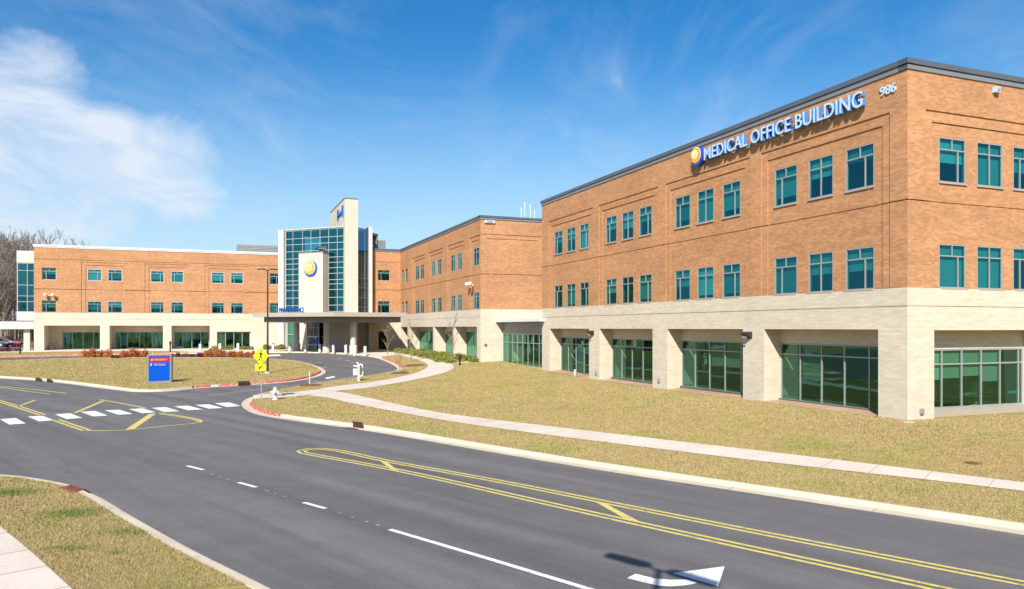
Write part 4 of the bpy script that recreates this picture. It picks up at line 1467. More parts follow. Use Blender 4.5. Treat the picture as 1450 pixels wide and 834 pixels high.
# right-hand dark curtain wall, then white edge
e1 = FF.P(fin_w + .02, 0, .25)
k2 = Vector(((522 - CX) / F_PX, 1, 0))
dr = Vector((.34, .94, 0)).normalized()
FE2 = Facade(e1, dr, Vector((dr.y, -dr.x, 0)))
l2 = FE2.at(522)
window(tower, FE2, .01, l2, 5.9, FE2.zat(508, 322), 0, 'S', 0, 'glass_blue', 'alu', [l2 * .33, l2 * .66], [7.2, 8.4, 9.7, 10.9], fw=.06, rec=.05)
fe_end = FE2.P(l2 + .02, 0)
FE3 = Facade(fe_end, V, -U)
mb = MB(); FE3.box(mb, 0, FE3.at(527.3), -.2, FE2.zat(522, 324) + .3, 0, 4); mb.build('end_frame', M['panel_white'], tower)
# body behind
tpoly = [FT.P(.05, 0, .35), FT.P(.05, 0, 8), FT.P(t_len - .05, 0, 8), FT.P(t_len - .05, 0, .35)]
floors(tower, [FT.P(.1, 0, .3), FT.P(.1, 0, 7.8), FT.P(t_len - .1, 0, 7.8), FT.P(t_len - .1, 0, .3)], (1.38, 5.85, 10.0, 14.2, ZG), .3)
mb = MB(); FT.box(mb, .1, t_len - .1, 1.4, ZG - .31, 7.5, 7.7); mb.build('rear_wall', M['gypsum'], tower)
# hospital sign on the fin
FFL_ = Facade(FF.P(0, 0, 0), U, -V)
hs = empty('tower_sign', FFL_.P(5, 18), 'blue sign letters high on the left face of the cream fin', 'sign')
a0, a1 = FFL_.at(486.6), FFL_.at(479)
zt_ = FFL_.zat(480, 297)
mb = MB()
FFL_.box(mb, a0 + .1, a0 + .45, zt_ - 1.45, zt_, -.2, -.01)
FFL_.box(mb, a1 - .45, a1 - .1, zt_ - 1.45, zt_, -.2, -.01)
FFL_.box(mb, a0 + .45, a1 - .45, zt_ - .9, zt_ - .58, -.2, -.01)
mb.build('letter_body', M['letter_main'], hs)
# ground floor of the tower
mb = MB()
g_entr = (FT.at(459), FT.at(434))
g_l = (FT.at(416.5), FT.at(405))
FT.relief(mb, .0, t_len, -.2, 5.85, [(g_entr[0], g_entr[1], 0, 5.6, .3, True), (g_l[0], g_l[1], 0, 5.6, .3, True)], .1)
mb.build('entrance_wall', M['cast'], tower)
window(tower, FT, g_entr[0] + .01, g_entr[1] - .01, 1.4, 5.58, .2, 'S', 0, 'glass_dark', 'alu', [g_entr[0] + (g_entr[1] - g_entr[0]) * k / 3 for k in (1, 2)], [3.4, 4.5], fw=.09)
window(tower, FT, g_l[0] + .01, g_l[1] - .01, 1.4, 5.58, .2, 'S', 0, 'glass_green', 'alu_white', [], [3.6], fw=.08, blinds=[(g_l[0], g_l[1], .99)])
mb = MB()
ec, ew = (g_entr[0] + g_entr[1]) / 2, 1.3
for sg in (-1, 1):
    F0, F1 = (ec + .03, ec + ew) if sg > 0 else (ec - ew, ec - .03)
    for (x0_, x1_, z0_, z1_) in ((F0, F1, 1.42, 1.55), (F0, F1, 3.25, 3.37), (F0, F0 + .1, 1.55, 3.25), (F1 - .1, F1, 1.55, 3.25), (F0 + .1, F1 - .1, 2.2, 2.3)):
        FT.box(mb, x0_, x1_, z0_, z1_, .05, .13)
mb.build('entrance_door', M['galv'], tower)
mb = MB(); FT.box(mb, ec - .5, ec + .5, 2.42, 3.0, .02, .05); mb.build('door_notice', M['sign_blue'], tower)
# pale wall with a window left of the tower, under the canopy
FX = Facade(FG.P(lw_len, 0, -.02) + Vector((0, 0, 0)), V, -U)
xw = (FX.at(376), FX.at(395))
mb = MB()
FX.relief(mb, FX.at(358), FX.at(404), -.3, ZB3 - .01, [(xw[0], xw[1], 1.2, 5.3, .3, True)])
mb.build('side_wall', M['block'], tower)
window(tower, FX, xw[0] + .01, xw[1] - .01, 1.45, 5.28, .1, 'S', 0, 'glass_green', 'alu_white', [(xw[0] + xw[1]) / 2], [3.7], fw=.09, blinds=[])

# ------------------------------------------------------------------ entrance canopy
B_ = Vector(((472 - CX) / F_PX, 1, 0)); B_ = B_ * (86.5 / B_.dot(U))
FB = Facade(B_, V, -U)
FA = Facade(B_, -W, -Q)
Cc = FB.P(FB.at(576.5), 0)
Aa = FA.P(FA.at(358), 0)
A2 = FA.P(FA.at(368), 0)
can = empty('entrance_canopy', (B_.x, B_.y, 1.3), 'broad flat tan canopy on round columns over the main entrance', 'canopy')
top = [B_, Cc, Cc + U * 13.5, Aa + Q * 10.5, Aa]
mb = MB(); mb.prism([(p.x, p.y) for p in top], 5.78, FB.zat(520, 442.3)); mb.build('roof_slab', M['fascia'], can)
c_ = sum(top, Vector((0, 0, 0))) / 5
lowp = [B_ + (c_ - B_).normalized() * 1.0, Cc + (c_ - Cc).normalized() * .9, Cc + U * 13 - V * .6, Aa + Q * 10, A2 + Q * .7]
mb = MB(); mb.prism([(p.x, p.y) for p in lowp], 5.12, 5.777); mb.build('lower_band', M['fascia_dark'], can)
colpos = []
for px, Y in ((500.3, 88.6), (462.3, 91.2), (420, 94.6)):
    x = (px - CX) / F_PX * Y
    z = H(x, Y) + WALK_Z
    mb = MB(); mb.lathe([(.36, -.1), (.36, 5.12 - z)], 24, (x, Y, z)); c = mb.build('column', M['column'], can, smooth=False)
    mb = MB(); mb.lathe([(.46, -.1), (.46, .9), (.40, .98), (.365, .98)], 24, (x, Y, z)); mb.build('column_base', M['cast'], c, smooth=False)
ms = empty('entrance_sign', FA.P(FA.at(410), 6.4), 'blue letters MAIN ENTRANCE standing on the canopy edge', 'sign')
zs = FB.zat(520, 442.3)
FM = Facade(FA.P(0, 0, .5), -W, -Q)
put_text(FM, 'MAIN ENTRANCE', FM.at(431), FM.at(396), zs + .03, zs + .60, -.12, .0, .0, True).build('lettering', M['letter_main'], ms)
mb = MB(); FM.box(mb, FM.at(431), FM.at(396), zs + .003, zs + .05, -.02, .06); mb.build('rail', M['metal_grey'], ms)


# rooftop plant screens, stacks and antennas
def roof_screen(F, px0, px1, ytop, d, depth, zb, label):
    Fd = Facade(F.P(0, 0, d), F.S, F.N)
    a, b, z = Fd.at(px0), Fd.at(px1), Fd.zat((px0 + px1) / 2, ytop)
    t = empty('roof_screen', Fd.P((a + b) / 2, zb), label, 'roof screen', 'louvred screens on the roofs')
    mb = MB(); Fd.box(mb, a, b, zb, z, 0, depth); mb.build('screen_wall', M['metal_grey'], t)
    mb = MB()
    k = zb + .15
    while k < z - .05:
        Fd.box(mb, a - .05, b + .05, k, k + .06, -.05, -.004)
        k += .22
    mb.build('louvre', M['coping_light'], t)


roof_screen(FG, 336, 396, 346.5, 6, 6, 14.7, 'grey louvred plant screen on the long wing roof left of the tower')
roof_screen(FSEC, 529, 546, 340, 3.5, 5, 14.6, 'grey plant screen on the roof right of the glass tower')
for i, (px, h) in enumerate(((738, 2.6), (743, 3.2), (751, 3.0), (757, 2.4))):
    Fd = Facade(FWR.P(0, 0, 8), FWR.S, FWR.N)
    p = Fd.P(Fd.at(px), 14.6)
    mb = MB(); mb.tube([p, p + UP * h], .03, 6); mb.tube([p + UP * (h * .98), p + UP * (h + .25)], .05, 6)
    tag(mb.build('roof_antenna', M['coping_white'], origin=p), 'thin pale antenna pole on the middle wing roof, number %s from the left' % ('one', 'two', 'three', 'four')[i], 'antenna', 'antenna poles on the roof')


# ================================================================== STREET FURNITURE AND PLANTS
def gpt(px, py, dz=LAWN_Z):
    x, y = G(px, py)
    return Vector((x, y, H(x, y) + dz))


def lamp_post(p, h, label, heads=2, rot=0.0, blen=.62, hw=1.0):
    t = empty('street_lamp', p, label, 'street lamp', 'twin headed lamp posts')
    mb = MB(); mb.lathe([(.24, -.1), (.24, .12), (.20, .14)], 16, p); mb.build('base', M['column'], t)
    mb = MB(); mb.tube([p + UP * .14, p + UP * h], [.10, .055], 6); mb.build('pole', M['dark'], t)
    R = Matrix.Rotation(rot, 3, 'Z')
    for sg in (-1, 1):
        a = MB()
        a.tube([p + UP * (h - .08), p + R @ Vector((sg * .22, 0, h + .02))], .04, 6)
        ao = a.build('arm', M['dark'], t)
        hb = MB()
        prof = [(.2, .10 * hw), (.35, .19 * hw), (.2 + blen, .16 * hw), (.24 + blen, .08 * hw)]
        top = [p + R @ Vector((sg * x, y, h + .10 - .02 * x)) for x, y in prof] + [p + R @ Vector((sg * x, -y, h + .10 - .02 * x)) for x, y in reversed(prof)]
        bot = [q - UP * .09 for q in top]
        n = len(top)
        f = [tuple(range(n)), tuple(range(2 * n - 1, n - 1, -1))] + [(i, n + i, n + (i + 1) % n, (i + 1) % n) for i in range(n)]
        hb.add(top + bot, f)
        hb.build('lamp_head', M['dark'], t)
    return t


lp_ = gpt(379, 530.5)
hl = (530.5 - 384) / F_PX * lp_.y
lamp_post(lp_, hl, 'dark brown twin headed lamp post standing on the grass island', rot=0.18)
# the post on the near pavement whose shadow falls across the turn arrow
hb_ = 12.2
sh_ = Vector(G(932, 811))
b_ = sh_ - Vector((math.sin(SUN_AZ), math.cos(SUN_AZ))) * (hb_ / math.tan(SUN_EL))
lamp_post(Vector((b_.x, b_.y, WALK_Z)), hb_, 'dark twin headed lamp post on the near pavement, its shadow across the turn arrow', rot=-0.80, blen=1.0, hw=.80)


def ped_sign():
    p = gpt(370, 568, WALK_Z)
    t = empty('crossing_sign', p, 'yellow diamond pedestrian crossing sign with small arrow plate at the kerb nose', 'road sign')
    s = F_PX / p.y
    zc = (568 - 507.3) / s
    r = 12.6 / s
    mb = MB(); mb.tube([p - UP * .1, p + UP * (zc + r * .95)], .032, 8); mb.build('post', M['galv'], t)
    rot = math.radians(-14)
    Fs = Facade(p, Vector((math.cos(rot), math.sin(rot), 0)), Vector((math.sin(rot), -math.cos(rot), 0)))

    def poly(mb, pts, d0, d1, zo=0):
        n = len(pts)
        A = [Fs.P(x, p.z + zo + z, d0) for x, z in pts]
        B = [Fs.P(x, p.z + zo + z, d1) for x, z in pts]
        ar = sum(pts[i][0] * pts[(i + 1) % n][1] - pts[(i + 1) % n][0] * pts[i][1] for i in range(n))
        f = [tuple(range(n)), tuple(range(2 * n - 1, n - 1, -1))] + [(i, n + i, n + (i + 1) % n, (i + 1) % n) for i in range(n)]
        if ar < 0: f = [tuple(reversed(q)) for q in f]
        mb.add(A + B, f)
    mb = MB(); poly(mb, [(0, r), (-r, 0), (0, -r), (r, 0)], -.055, -.045, zc); d = mb.build('sign_plate', M['sign_yellow'], t)
    k = r * .62
    mb = MB()
    poly(mb, [(-.03 * k, .72 * k), (.16 * k, .72 * k), (.24 * k, .86 * k), (.16 * k, 1.0 * k), (-.03 * k, 1.0 * k), (-.11 * k, .86 * k)], -.062, -.056, zc)
    poly(mb, [(-.16 * k, .62 * k), (.14 * k, .66 * k), (.20 * k, .1 * k), (.16 * k, -.1 * k), (-.14 * k, -.1 * k)], -.062, -.056, zc)
    poly(mb, [(-.14 * k, .6 * k), (-.48 * k, .3 * k), (-.44 * k, -.02 * k), (-.34 * k, 0), (-.34 * k, .24 * k), (-.12 * k, .40 * k)], -.0622, -.0561, zc)
    poly(mb, [(.15 * k, .6 * k), (.34 * k, .34 * k), (.52 * k, .18 * k), (.46 * k, .08 * k), (.26 * k, .22 * k), (.14 * k, .36 * k)], -.0622, -.0561, zc)
    poly(mb, [(-.14 * k, -.1 * k), (.03 * k, -.1 * k), (-.12 * k, -.58 * k), (-.38 * k, -1.05 * k), (-.54 * k, -.98 * k), (-.3 * k, -.5 * k)], -.0623, -.0562, zc)
    poly(mb, [(.0 * k, -.1 * k), (.16 * k, -.1 * k), (.30 * k, -.5 * k), (.42 * k, -1.0 * k), (.27 * k, -1.06 * k), (.12 * k, -.52 * k)], -.0624, -.0562, zc)
    mb.build('walking_figure', M['black'], d)
    w, h = 8.2 / s, 4.3 / s
    zc2 = (568 - 523.8) / s
    mb = MB(); poly(mb, [(w, h), (-w, h), (-w, -h), (w, -h)], -.055, -.045, zc2); d2 = mb.build('arrow_plate', M['sign_yellow'], t)
    mb = MB()
    poly(mb, [(-.42 * w, -.62 * h), (-.42 * w, .35 * h), (-.28 * w, .10 * h), (.34 * w, .70 * h), (.44 * w, .40 * h), (-.16 * w, -.25 * h), (.02 * w, -.62 * h)], -.062, -.056, zc2)
    mb.build('arrow', M['black'], d2)


ped_sign()


def blue_sign():
    p = gpt(225, 545.3)
    s = F_PX / p.y
    t = empty('direction_sign', p, 'blue direction sign with red EMERGENCY band in a grey frame on the grass island', 'sign')
    Fs = Facade(gpt(208, 546), (Vector(G(242.5, 543.8)) - Vector(G(208, 546))).to_3d(), (0.1, -1, 0))
    w = Fs.at(242.5)
    z0, z1 = p.z - .05, p.z + 41.0 / s
    fr = .11
    mb = MB()
    Fs.box(mb, 0, w, z0, z0 + .22, 0, .42); Fs.box(mb, 0, w, z1 - fr, z1, 0, .42)
    Fs.box(mb, 0, .13, z0 + .22, z1 - fr, 0, .42); Fs.box(mb, w - fr, w, z0 + .22, z1 - fr, 0, .42)
    mb.build('frame', M['galv'], t)
    zr1, zr0 = z1 - fr - .1, z1 - fr - .48
    mb = MB(); Fs.box(mb, .132, w - fr - .002, z0 + .222, zr0 - .002, .03, .39); Fs.box(mb, .132, w - fr - .002, zr1 + .002, z1 - fr - .002, .03, .39); mb.build('blue_panel', M['sign_blue'], t)
    mb = MB(); Fs.box(mb, .132, w - fr - .002, zr0, zr1, .028, .392); b = mb.build('red_band', M['sign_red'], t)
    mb = put_text(Fs, 'EMERGENCY', .50, w - .28, zr0 + .12, zr1 - .12, .012, .027, .0, False); mb.build('lettering', M['white'], b)
    mb = MB(); mb.add([Fs.P(.22, (zr0 + zr1) / 2, .014), Fs.P(.40, zr0 + .1, .014), Fs.P(.40, zr1 - .1, .014)], [(0, 1, 2)]); mb.build('arrow', M['white'], b)
    mb = put_text(Fs, 'Main Entrance', .50, w - .42, zr0 - .26, zr0 - .08, .012, .029, .0, False); mb.build('white_lettering', M['white'], t)
    mb = MB(); mb.add([Fs.P(.29, zr0 - .28, .014), Fs.P(.37, zr0 - .16, .014), Fs.P(.29, zr0 - .06, .014), Fs.P(.21, zr0 - .16, .014)], [(0, 1, 2, 3)]); mb.build('white_arrow', M['white'], t)


blue_sign()


def hydrant(p, label, h=.78):
    t = empty('fire_hydrant', p, label, 'fire hydrant')
    k = h / .78
    mb = MB(); mb.lathe([(.17, -.05), (.17, .05), (.115, .06), (.11, .42), (.13, .44), (.13, .50), (.15, .50), (.15, .54), (.125, .55), (.12, .64), (.09, .71), (.03, .74), (.03, .78), (.01, .79)], 20, (0, 0, 0))
    mb.v = [(p.x + x * k, p.y + y * k, p.z + z * k) for x, y, z in mb.v]
    mb.build('body', M['white'], t, smooth=False)
    for a, r in ((0, .055), (math.pi, .055), (-math.pi / 2, .075)):
        d = Vector((math.cos(a), math.sin(a), 0))
        c = MB(); q = p + UP * .45 * k
        c.tube([q + d * .09, q + d * .2], r, 10); c.tube([q + d * .2, q + d * .24], r * 1.15, 8)
        c.build('outlet', M['white'], t)


hydrant(gpt(389.5, 569, WALK_Z - .02), 'white fire hydrant beside the pavement at the kerb nose')


def connection():
    p = gpt(508, 541.5)
    t = empty('fire_connection', p, 'white standpipe with a box and a bent pipe on the grass beside the drive', 'standpipe')
    mb = MB(); mb.tube([p - UP * .1, p + UP * 1.15], .085, 10); mb.tube([p + UP * .0, p + UP * .06], .16, 10)
    mb.build('pipe', M['white'], t)
    mb = MB()
    arc = [p + Vector((.02, 0, 1.1)), p + Vector((.12, 0, 1.3)), p + Vector((.24, 0, 1.28)), p + Vector((.33, 0, 1.05)), p + Vector((.35, 0, .7)), p + Vector((.30, 0, .42)), p + Vector((.05, 0, .32))]
    mb.tube(arc, .06, 8); mb.build('bent_pipe', M['white'], t, smooth=True)
    mb = MB(); mb.box(p.x - .42, p.x - .11, p.y - .1, p.y + .1, p.z + .45, p.z + .95); mb.build('box', M['white'], t)
    for dx, dz in ((-.28, 1.18), (-.05, 1.42)):
        mb = MB(); mb.tube([p + UP * 1.12, p + Vector((dx, -.05, dz - .02)), p + Vector((dx - .12, -.08, dz))], [.06, .06, .075], 8); mb.build('inlet', M['white'], t)


connection()

# bollards
ORD = ['first', 'second', 'third', 'fourth', 'fifth', 'sixth', 'seventh', 'eighth', 'ninth', 'tenth', 'eleventh', 'twelfth']
bprof = MB(); bprof.lathe([(.165, -.1), (.165, .95), (.14, 1.0), (.07, 1.03), (.01, 1.035)], 16)
proto = None
bol = [(283.5, 500.6), (311.5, 499.7), (337, 499.4), (362.4, 499.0), (386.7, 499.1), (410.4, 499.5), (432.3, 499.7), (452.8, 500.3), (472, 501.3), (489.7, 502.3), (502.6, 504.6), (517, 504.9)]
for i, (px, py) in enumerate(bol):
    x, y = G(px, py)
    z = H(x, y) + WALK_Z
    if proto is None:
        proto = empty('bollard', (0, 0, 0))
        bprof.build('post', M['white'], proto, smooth=False)
        mb = MB(); mb.lathe([(.2, -.1), (.2, .03), (.165, .04)], 16); mb.build('collar', M['column'], proto)
        o = proto
    else:
        o = copy_tree(proto)
    o.location = (x, y, z)
    tag(o, 'white round bollard along the entrance kerb, %s from the left' % ORD[i], 'bollard', 'white bollards along the entrance kerb')


def path_light(px, py, label, h=1.0):
    p = gpt(px, py, .14)
    t = empty('path_light', p, label, 'path light', 'low path lights')
    mb = MB(); mb.lathe([(.09, -.05), (.09, h * .7)], 12, p); mb.build('post', M['dark'], t)
    mb = MB(); mb.lathe([(.12, h * .7 + .003), (.12, h * .95), (.06, h)], 12, p); mb.build('lamp_head', M['black'], t)


path_light(651, 519.0, 'dark path light beside the thin path at the middle wing', .9)
path_light(241, 499.5, 'thin dark path light on the walk before the arcade', 1.3)
path_light(28.5, 502.5, 'thin dark path light at the far left walk', 1.3)
p = gpt(814, 534.5)
t = empty('marker_pipe', p, 'short white pipe standing in the lawn before the farthest office opening', 'pipe')
mb = MB(); mb.tube([p - UP * .1, p + UP * .42], .07, 10); mb.build('pipe', M['white'], t)
mb = MB(); mb.tube([p + UP * .423, p + UP * .48], .085, 10); mb.build('cap', M['white'], t)
for px, py, r, lb in ((1378, 661, .24, 'flat rusty ground cover in the lawn near the right edge'), (1287, 602.5, .22, 'flat pale ground cover in the lawn before the corner')):
    p = gpt(px, py)
    mb = MB(); mb.lathe([(r, -.06), (r, .012), (r * .9, .02), (.02, .022)], 18, p)
    tag(mb.build('ground_cover', M['mulch' if px > 1300 else 'kerb'], origin=p), lb, 'cover')


# ---- plants
def leaf_ball(n, rx, ry, rz, size, seed, lumps=7):
    r = np.random.RandomState(seed)
    c = r.normal(size=(lumps, 3))
    c /= np.linalg.norm(c, axis=1)[:, None]
    c *= .5
    c[:, 2] = np.abs(c[:, 2]) * .8 + .1
    k = r.randint(0, lumps, n)
    d = r.normal(size=(n, 3))
    d /= np.linalg.norm(d, axis=1)[:, None]
    q = c[k] + d * (.5 * r.uniform(.45, 1.05, n) ** .5)[:, None]
    q[:, 2] = np.maximum(q[:, 2], .02)
    q *= np.array([rx, ry, rz])
    mb = MB()
    a = r.normal(size=(n, 3)); a /= np.linalg.norm(a, axis=1)[:, None]
    b = np.cross(a, r.normal(size=(n, 3))); b /= np.linalg.norm(b, axis=1)[:, None]
    s = size * r.uniform(.6, 1.3, n)[:, None]
    P = np.stack([q - a * s, q + b * s * .55, q + a * s, q - b * s * .55], 1).reshape(-1, 3)
    mb.v = [tuple(x) for x in P]
    mb.f = [(4 * i, 4 * i + 1, 4 * i + 2, 4 * i + 3) for i in range(n)]
    return mb


def twigs(seed, n, r0, h):
    r = random.Random(seed)
    mb = MB()
    for k in range(n):
        a = r.uniform(0, 6.28)
        mb.tube([(0, 0, -.05), (r0 * .4 * math.cos(a), r0 * .4 * math.sin(a), h * .45), (r0 * .8 * math.cos(a + .2), r0 * .8 * math.sin(a + .2), h * r.uniform(.7, .95))], [.025, .018, .006], 4, False)
    return mb


def plant_proto(name, leaf, n, rx, rz, size, seed):
    e = empty(name, (0, 0, 0))
    leaf_ball(n, rx, rx, rz, size, seed).build('foliage', M[leaf], e, uv=False)
    twigs(seed, 7, rx, rz).build('stem', M['bark'], e, uv=False)
    return e


def plant_row(protos, spots, label, cat, group, dz=LAWN_Z):
    used = set()
    for i, (px, py, sc) in enumerate(spots):
        k = i % len(protos)
        o = protos[k] if k not in used else copy_tree(protos[k])
        used.add(k)
        x, y = G(px, py)
        o.location = (x, y, H(x, y) + dz)
        o.rotation_euler.z = RND.uniform(0, 6.28)
        o.scale = (sc * RND.uniform(.82, 1.0), sc * RND.uniform(.82, 1.0), sc * RND.uniform(.75, 1.2))
        tag(o, label % ORD[i] if '%s' in label else label, cat, group)


orange = [plant_proto('ornamental_bush', 'leaf_orange', 620, .60, .80, .07, 20 + k) for k in range(3)]
plant_row(orange, [(120, 507.4, 1), (131, 507.6, 1.1), (142.5, 507.4, 1), (154, 507.4, 1.05), (175.5, 508, 1.05), (187, 507.2, 1.2), (196, 506.6, .95), (205, 506.8, 1.05)],
          'rust orange bush on the island left of the blue sign, %s from the left', 'bush', 'rust orange bushes on the island')
orange2 = [plant_proto('ornamental_bush', 'leaf_orange', 620, .60, .78, .07, 40 + k) for k in range(3)]
plant_row(orange2, [(292, 507.2, .9), (299.5, 505.4, 1.05), (309, 505.2, 1.05), (316, 505.4, .95), (325.5, 506.8, 1), (334, 506.6, 1.1), (341, 506.8, .9), (350.5, 507.6, .95), (357, 507.8, .9)],
          'rust orange bush on the island right of the blue sign, %s from the left', 'bush', 'rust orange bushes on the island')
red = [plant_proto('low_bush', 'leaf_red', 420, .55, .62, .07, 60 + k) for k in range(2)]
plant_row(red, [(162, 508.4, .75), (167, 508.4, .7), (243, 506.6, .8), (252, 506.4, .85), (262, 506.4, .85), (272, 506.4, .85), (282, 506.4, .9), (288, 507, .95)],
          'small dark red bush on the island edge, %s from the left', 'bush', 'small dark red bushes on the island')
green = [plant_proto('low_shrub', 'leaf_green', 800, 1.0, .56, .08, 80 + k) for k in range(3)]
gs = []
for i, (x0_, y0_, x1_, y1_) in enumerate(((566, 501, 636, 516.0), (590, 500.5, 672, 513.8))):
    n = 11
    for k in range(n):
        f = min(1, max(0, (k + RND.uniform(-.2, .2)) / (n - 1)))
        gs.append((x0_ + (x1_ - x0_) * f, y0_ + (y1_ - y0_) * f ** 1.25 + RND.uniform(-.3, .3), RND.uniform(.85, 1.2)))
gs.sort()
ORD += ['thirteenth', 'fourteenth', 'fifteenth', 'sixteenth', 'seventeenth', 'eighteenth', 'nineteenth', 'twentieth', 'twenty-first', 'twenty-second', 'twenty-third', 'twenty-fourth']
plant_row(green, gs, 'yellow green low shrub before the middle wing arcade, %s from the left', 'shrub', 'low shrubs in the bed of the middle wing')
green2 = [plant_proto('low_shrub', 'leaf_green', 700, .9, .7, .085, 95 + k) for k in range(2)]
plant_row(green2, [(305, 497.0, .9), (314, 496.9, .9), (324, 496.8, .9), (345, 496.6, .9), (354, 496.6, 1.0), (377, 496.4, 1), (388, 496.2, 1), (398, 496.4, 1.05)],
          'low green shrub against the pale wall left of the entrance, %s from the left', 'shrub', 'low shrubs left of the entrance', WALK_Z)


def mulch_ring(px, py, r, label):
    p = gpt(px, py)
    mb = MB()
    n = 18
    rr = random.Random(int(px))
    vs = [(p.x, p.y, p.z + .09)]
    for q, z in ((.55, .075), (1, -.02)):
        for k in range(n):
            a = 2 * math.pi * k / n
            R = r * q * rr.uniform(.88, 1.12)
            x, y = p.x + R * math.cos(a), p.y + R * math.sin(a)
            vs.append((x, y, H(x, y) + LAWN_Z + z))
    mb.add(vs, [(0, 1 + k, 1 + (k + 1) % n) for k in range(n)] + [(1 + k, 1 + n + k, 1 + n + (k + 1) % n, 1 + (k + 1) % n) for k in range(n)])
    tag(mb.build('mulch_ring', M['mulch'], origin=p, uv=False), label, 'mulch', 'mulch rings round the saplings')


def branch(mb, p, d, L, r, depth, rr, spread=.5, upw=.1, nseg=3, shrink=.72, sides=5, minr=.006):
    pts, rad = [p], [r]
    for k in range(nseg):
        d = (d + Vector((rr.gauss(0, .10), rr.gauss(0, .10), rr.gauss(0, .06) + upw * .3))).normalized()
        p = p + d * (L / nseg)
        pts.append(p); rad.append(max(minr, r * (1 - .45 * (k + 1) / nseg)))
    mb.tube(pts, rad, sides if depth > 1 else 3, False)
    if depth == 0: return
    n = rr.choice((2, 3, 3)) if depth > 1 else rr.choice((3, 4))
    for k in range(n):
        i = rr.randint(1, nseg)
        a = rr.uniform(0, 6.28)
        q = Vector((math.cos(a), math.sin(a), 0))
        dd = (d + q * spread * rr.uniform(.7, 1.3) + UP * upw).normalized()
        branch(mb, pts[i], dd, L * shrink * rr.uniform(.75, 1.1), rad[i] * .62, depth - 1, rr, spread, upw, nseg, shrink, sides, minr)


def bare_tree(name, h, r, seed, barkm='bark', depth=4, spread=.55, minr=.012):
    rr = random.Random(seed)
    e = empty(name, (0, 0, 0))
    th = h * .5
    mb = MB()
    pts = [Vector((0, 0, -.3))]
    for k in range(5):
        pts.append(Vector((rr.gauss(0, .012 * h) * k * .5, rr.gauss(0, .012 * h) * k * .5, th * (k + 1) / 5)))
    rad = [r * (1.15 - .5 * k / 5) for k in range(6)]
    mb.tube(pts, rad, 7, False)
    mb.build('trunk', M[barkm], e, uv=False, smooth=True)
    cb = MB()
    for k in range(2, 6):
        for j in range(2 if k < 5 else 3):
            a = rr.uniform(0, 6.28)
            d = (Vector((math.cos(a), math.sin(a), 0)) * (.75 if k < 5 else .35) + UP * (.8 if k < 5 else 1.2)).normalized()
            branch(cb, pts[k], d, h * (.19 if k < 5 else .24), rad[k] * .55, depth - (1 if k < 4 else 0), rr, spread, .18, 3, .70, 5, minr)
    cb.build('crown', M[barkm], e, uv=False)
    return e


# saplings staked in the verge by the drive
for i, (px, py, h, lb) in enumerate(((549, 506.8, 3.6, 'thin pale sapling beside the red kerb end, left one'), (566, 530.5, 2.4, 'thin sapling in a mulch ring above the drive kerb'),
                                     (582, 513.5, 4.6, 'thin reddish sapling between the curved pavement and the shrubs'), (640, 515.3, 5.2, 'taller thin sapling in the shrub bed of the middle wing'))):
    s_ = bare_tree('sapling', h, .05, 200 + i, 'bark_pale' if i != 3 else 'bark', 2, .5, .010)
    x, y = G(px, py)
    s_.location = (x, y, H(x, y) + LAWN_Z)
    tag(s_, lb, 'sapling', 'saplings round the curved pavement')
mulch_ring(566, 530.6, 1.0, 'dark mulch ring above the drive kerb, nearest the road')
mulch_ring(586, 519.5, 1.25, 'dark mulch patch inside the bend of the curved pavement')
mulch_ring(440, 548.2, 1.0, 'reddish mulch ring on the strip between drive and pavement')
p = gpt(438.5, 547.5)
t = empty('marker_post', p, 'thin white marker post in the reddish mulch ring by the drive', 'post')
mb = MB(); mb.tube([p - UP * .1, p + UP * .95], .035, 8); mb.build('post', M['white'], t)
mb = MB(); mb.tube([p + UP * .953, p + UP * 1.0], .05, 8); mb.build('cap', M['white'], t)

# bare winter wood beyond the long wing
protos = [bare_tree('bare_tree', 21, .24, 300 + k, 'bark', 4, .55, .028) for k in range(4)]
rr = random.Random(5)
used = set()
LBL = 'grey bare winter tree in the wood beyond the long wing'
n = 0
for k in range(46):
    px = -38 + 66 * ((k + rr.random()) / 46) if k < 34 else rr.uniform(24, 118)
    Y = rr.uniform(128, 178) if k < 34 else rr.uniform(150, 185)
    x = (px - CX) / F_PX * Y
    i = k % 4
    o = protos[i] if i not in used else copy_tree(protos[i])
    used.add(i)
    sc = rr.uniform(.82, 1.12) * (Y / 150) * (1 if px < 60 else .94)
    o.location = (x, Y, H(x, Y) - .2)
    o.rotation_euler.z = rr.uniform(0, 6.28)
    o.scale = (sc * rr.uniform(.8, 1.1), sc * rr.uniform(.8, 1.1), sc)
    tag(o, LBL, 'tree', 'bare trees in the wood beyond the long wing')


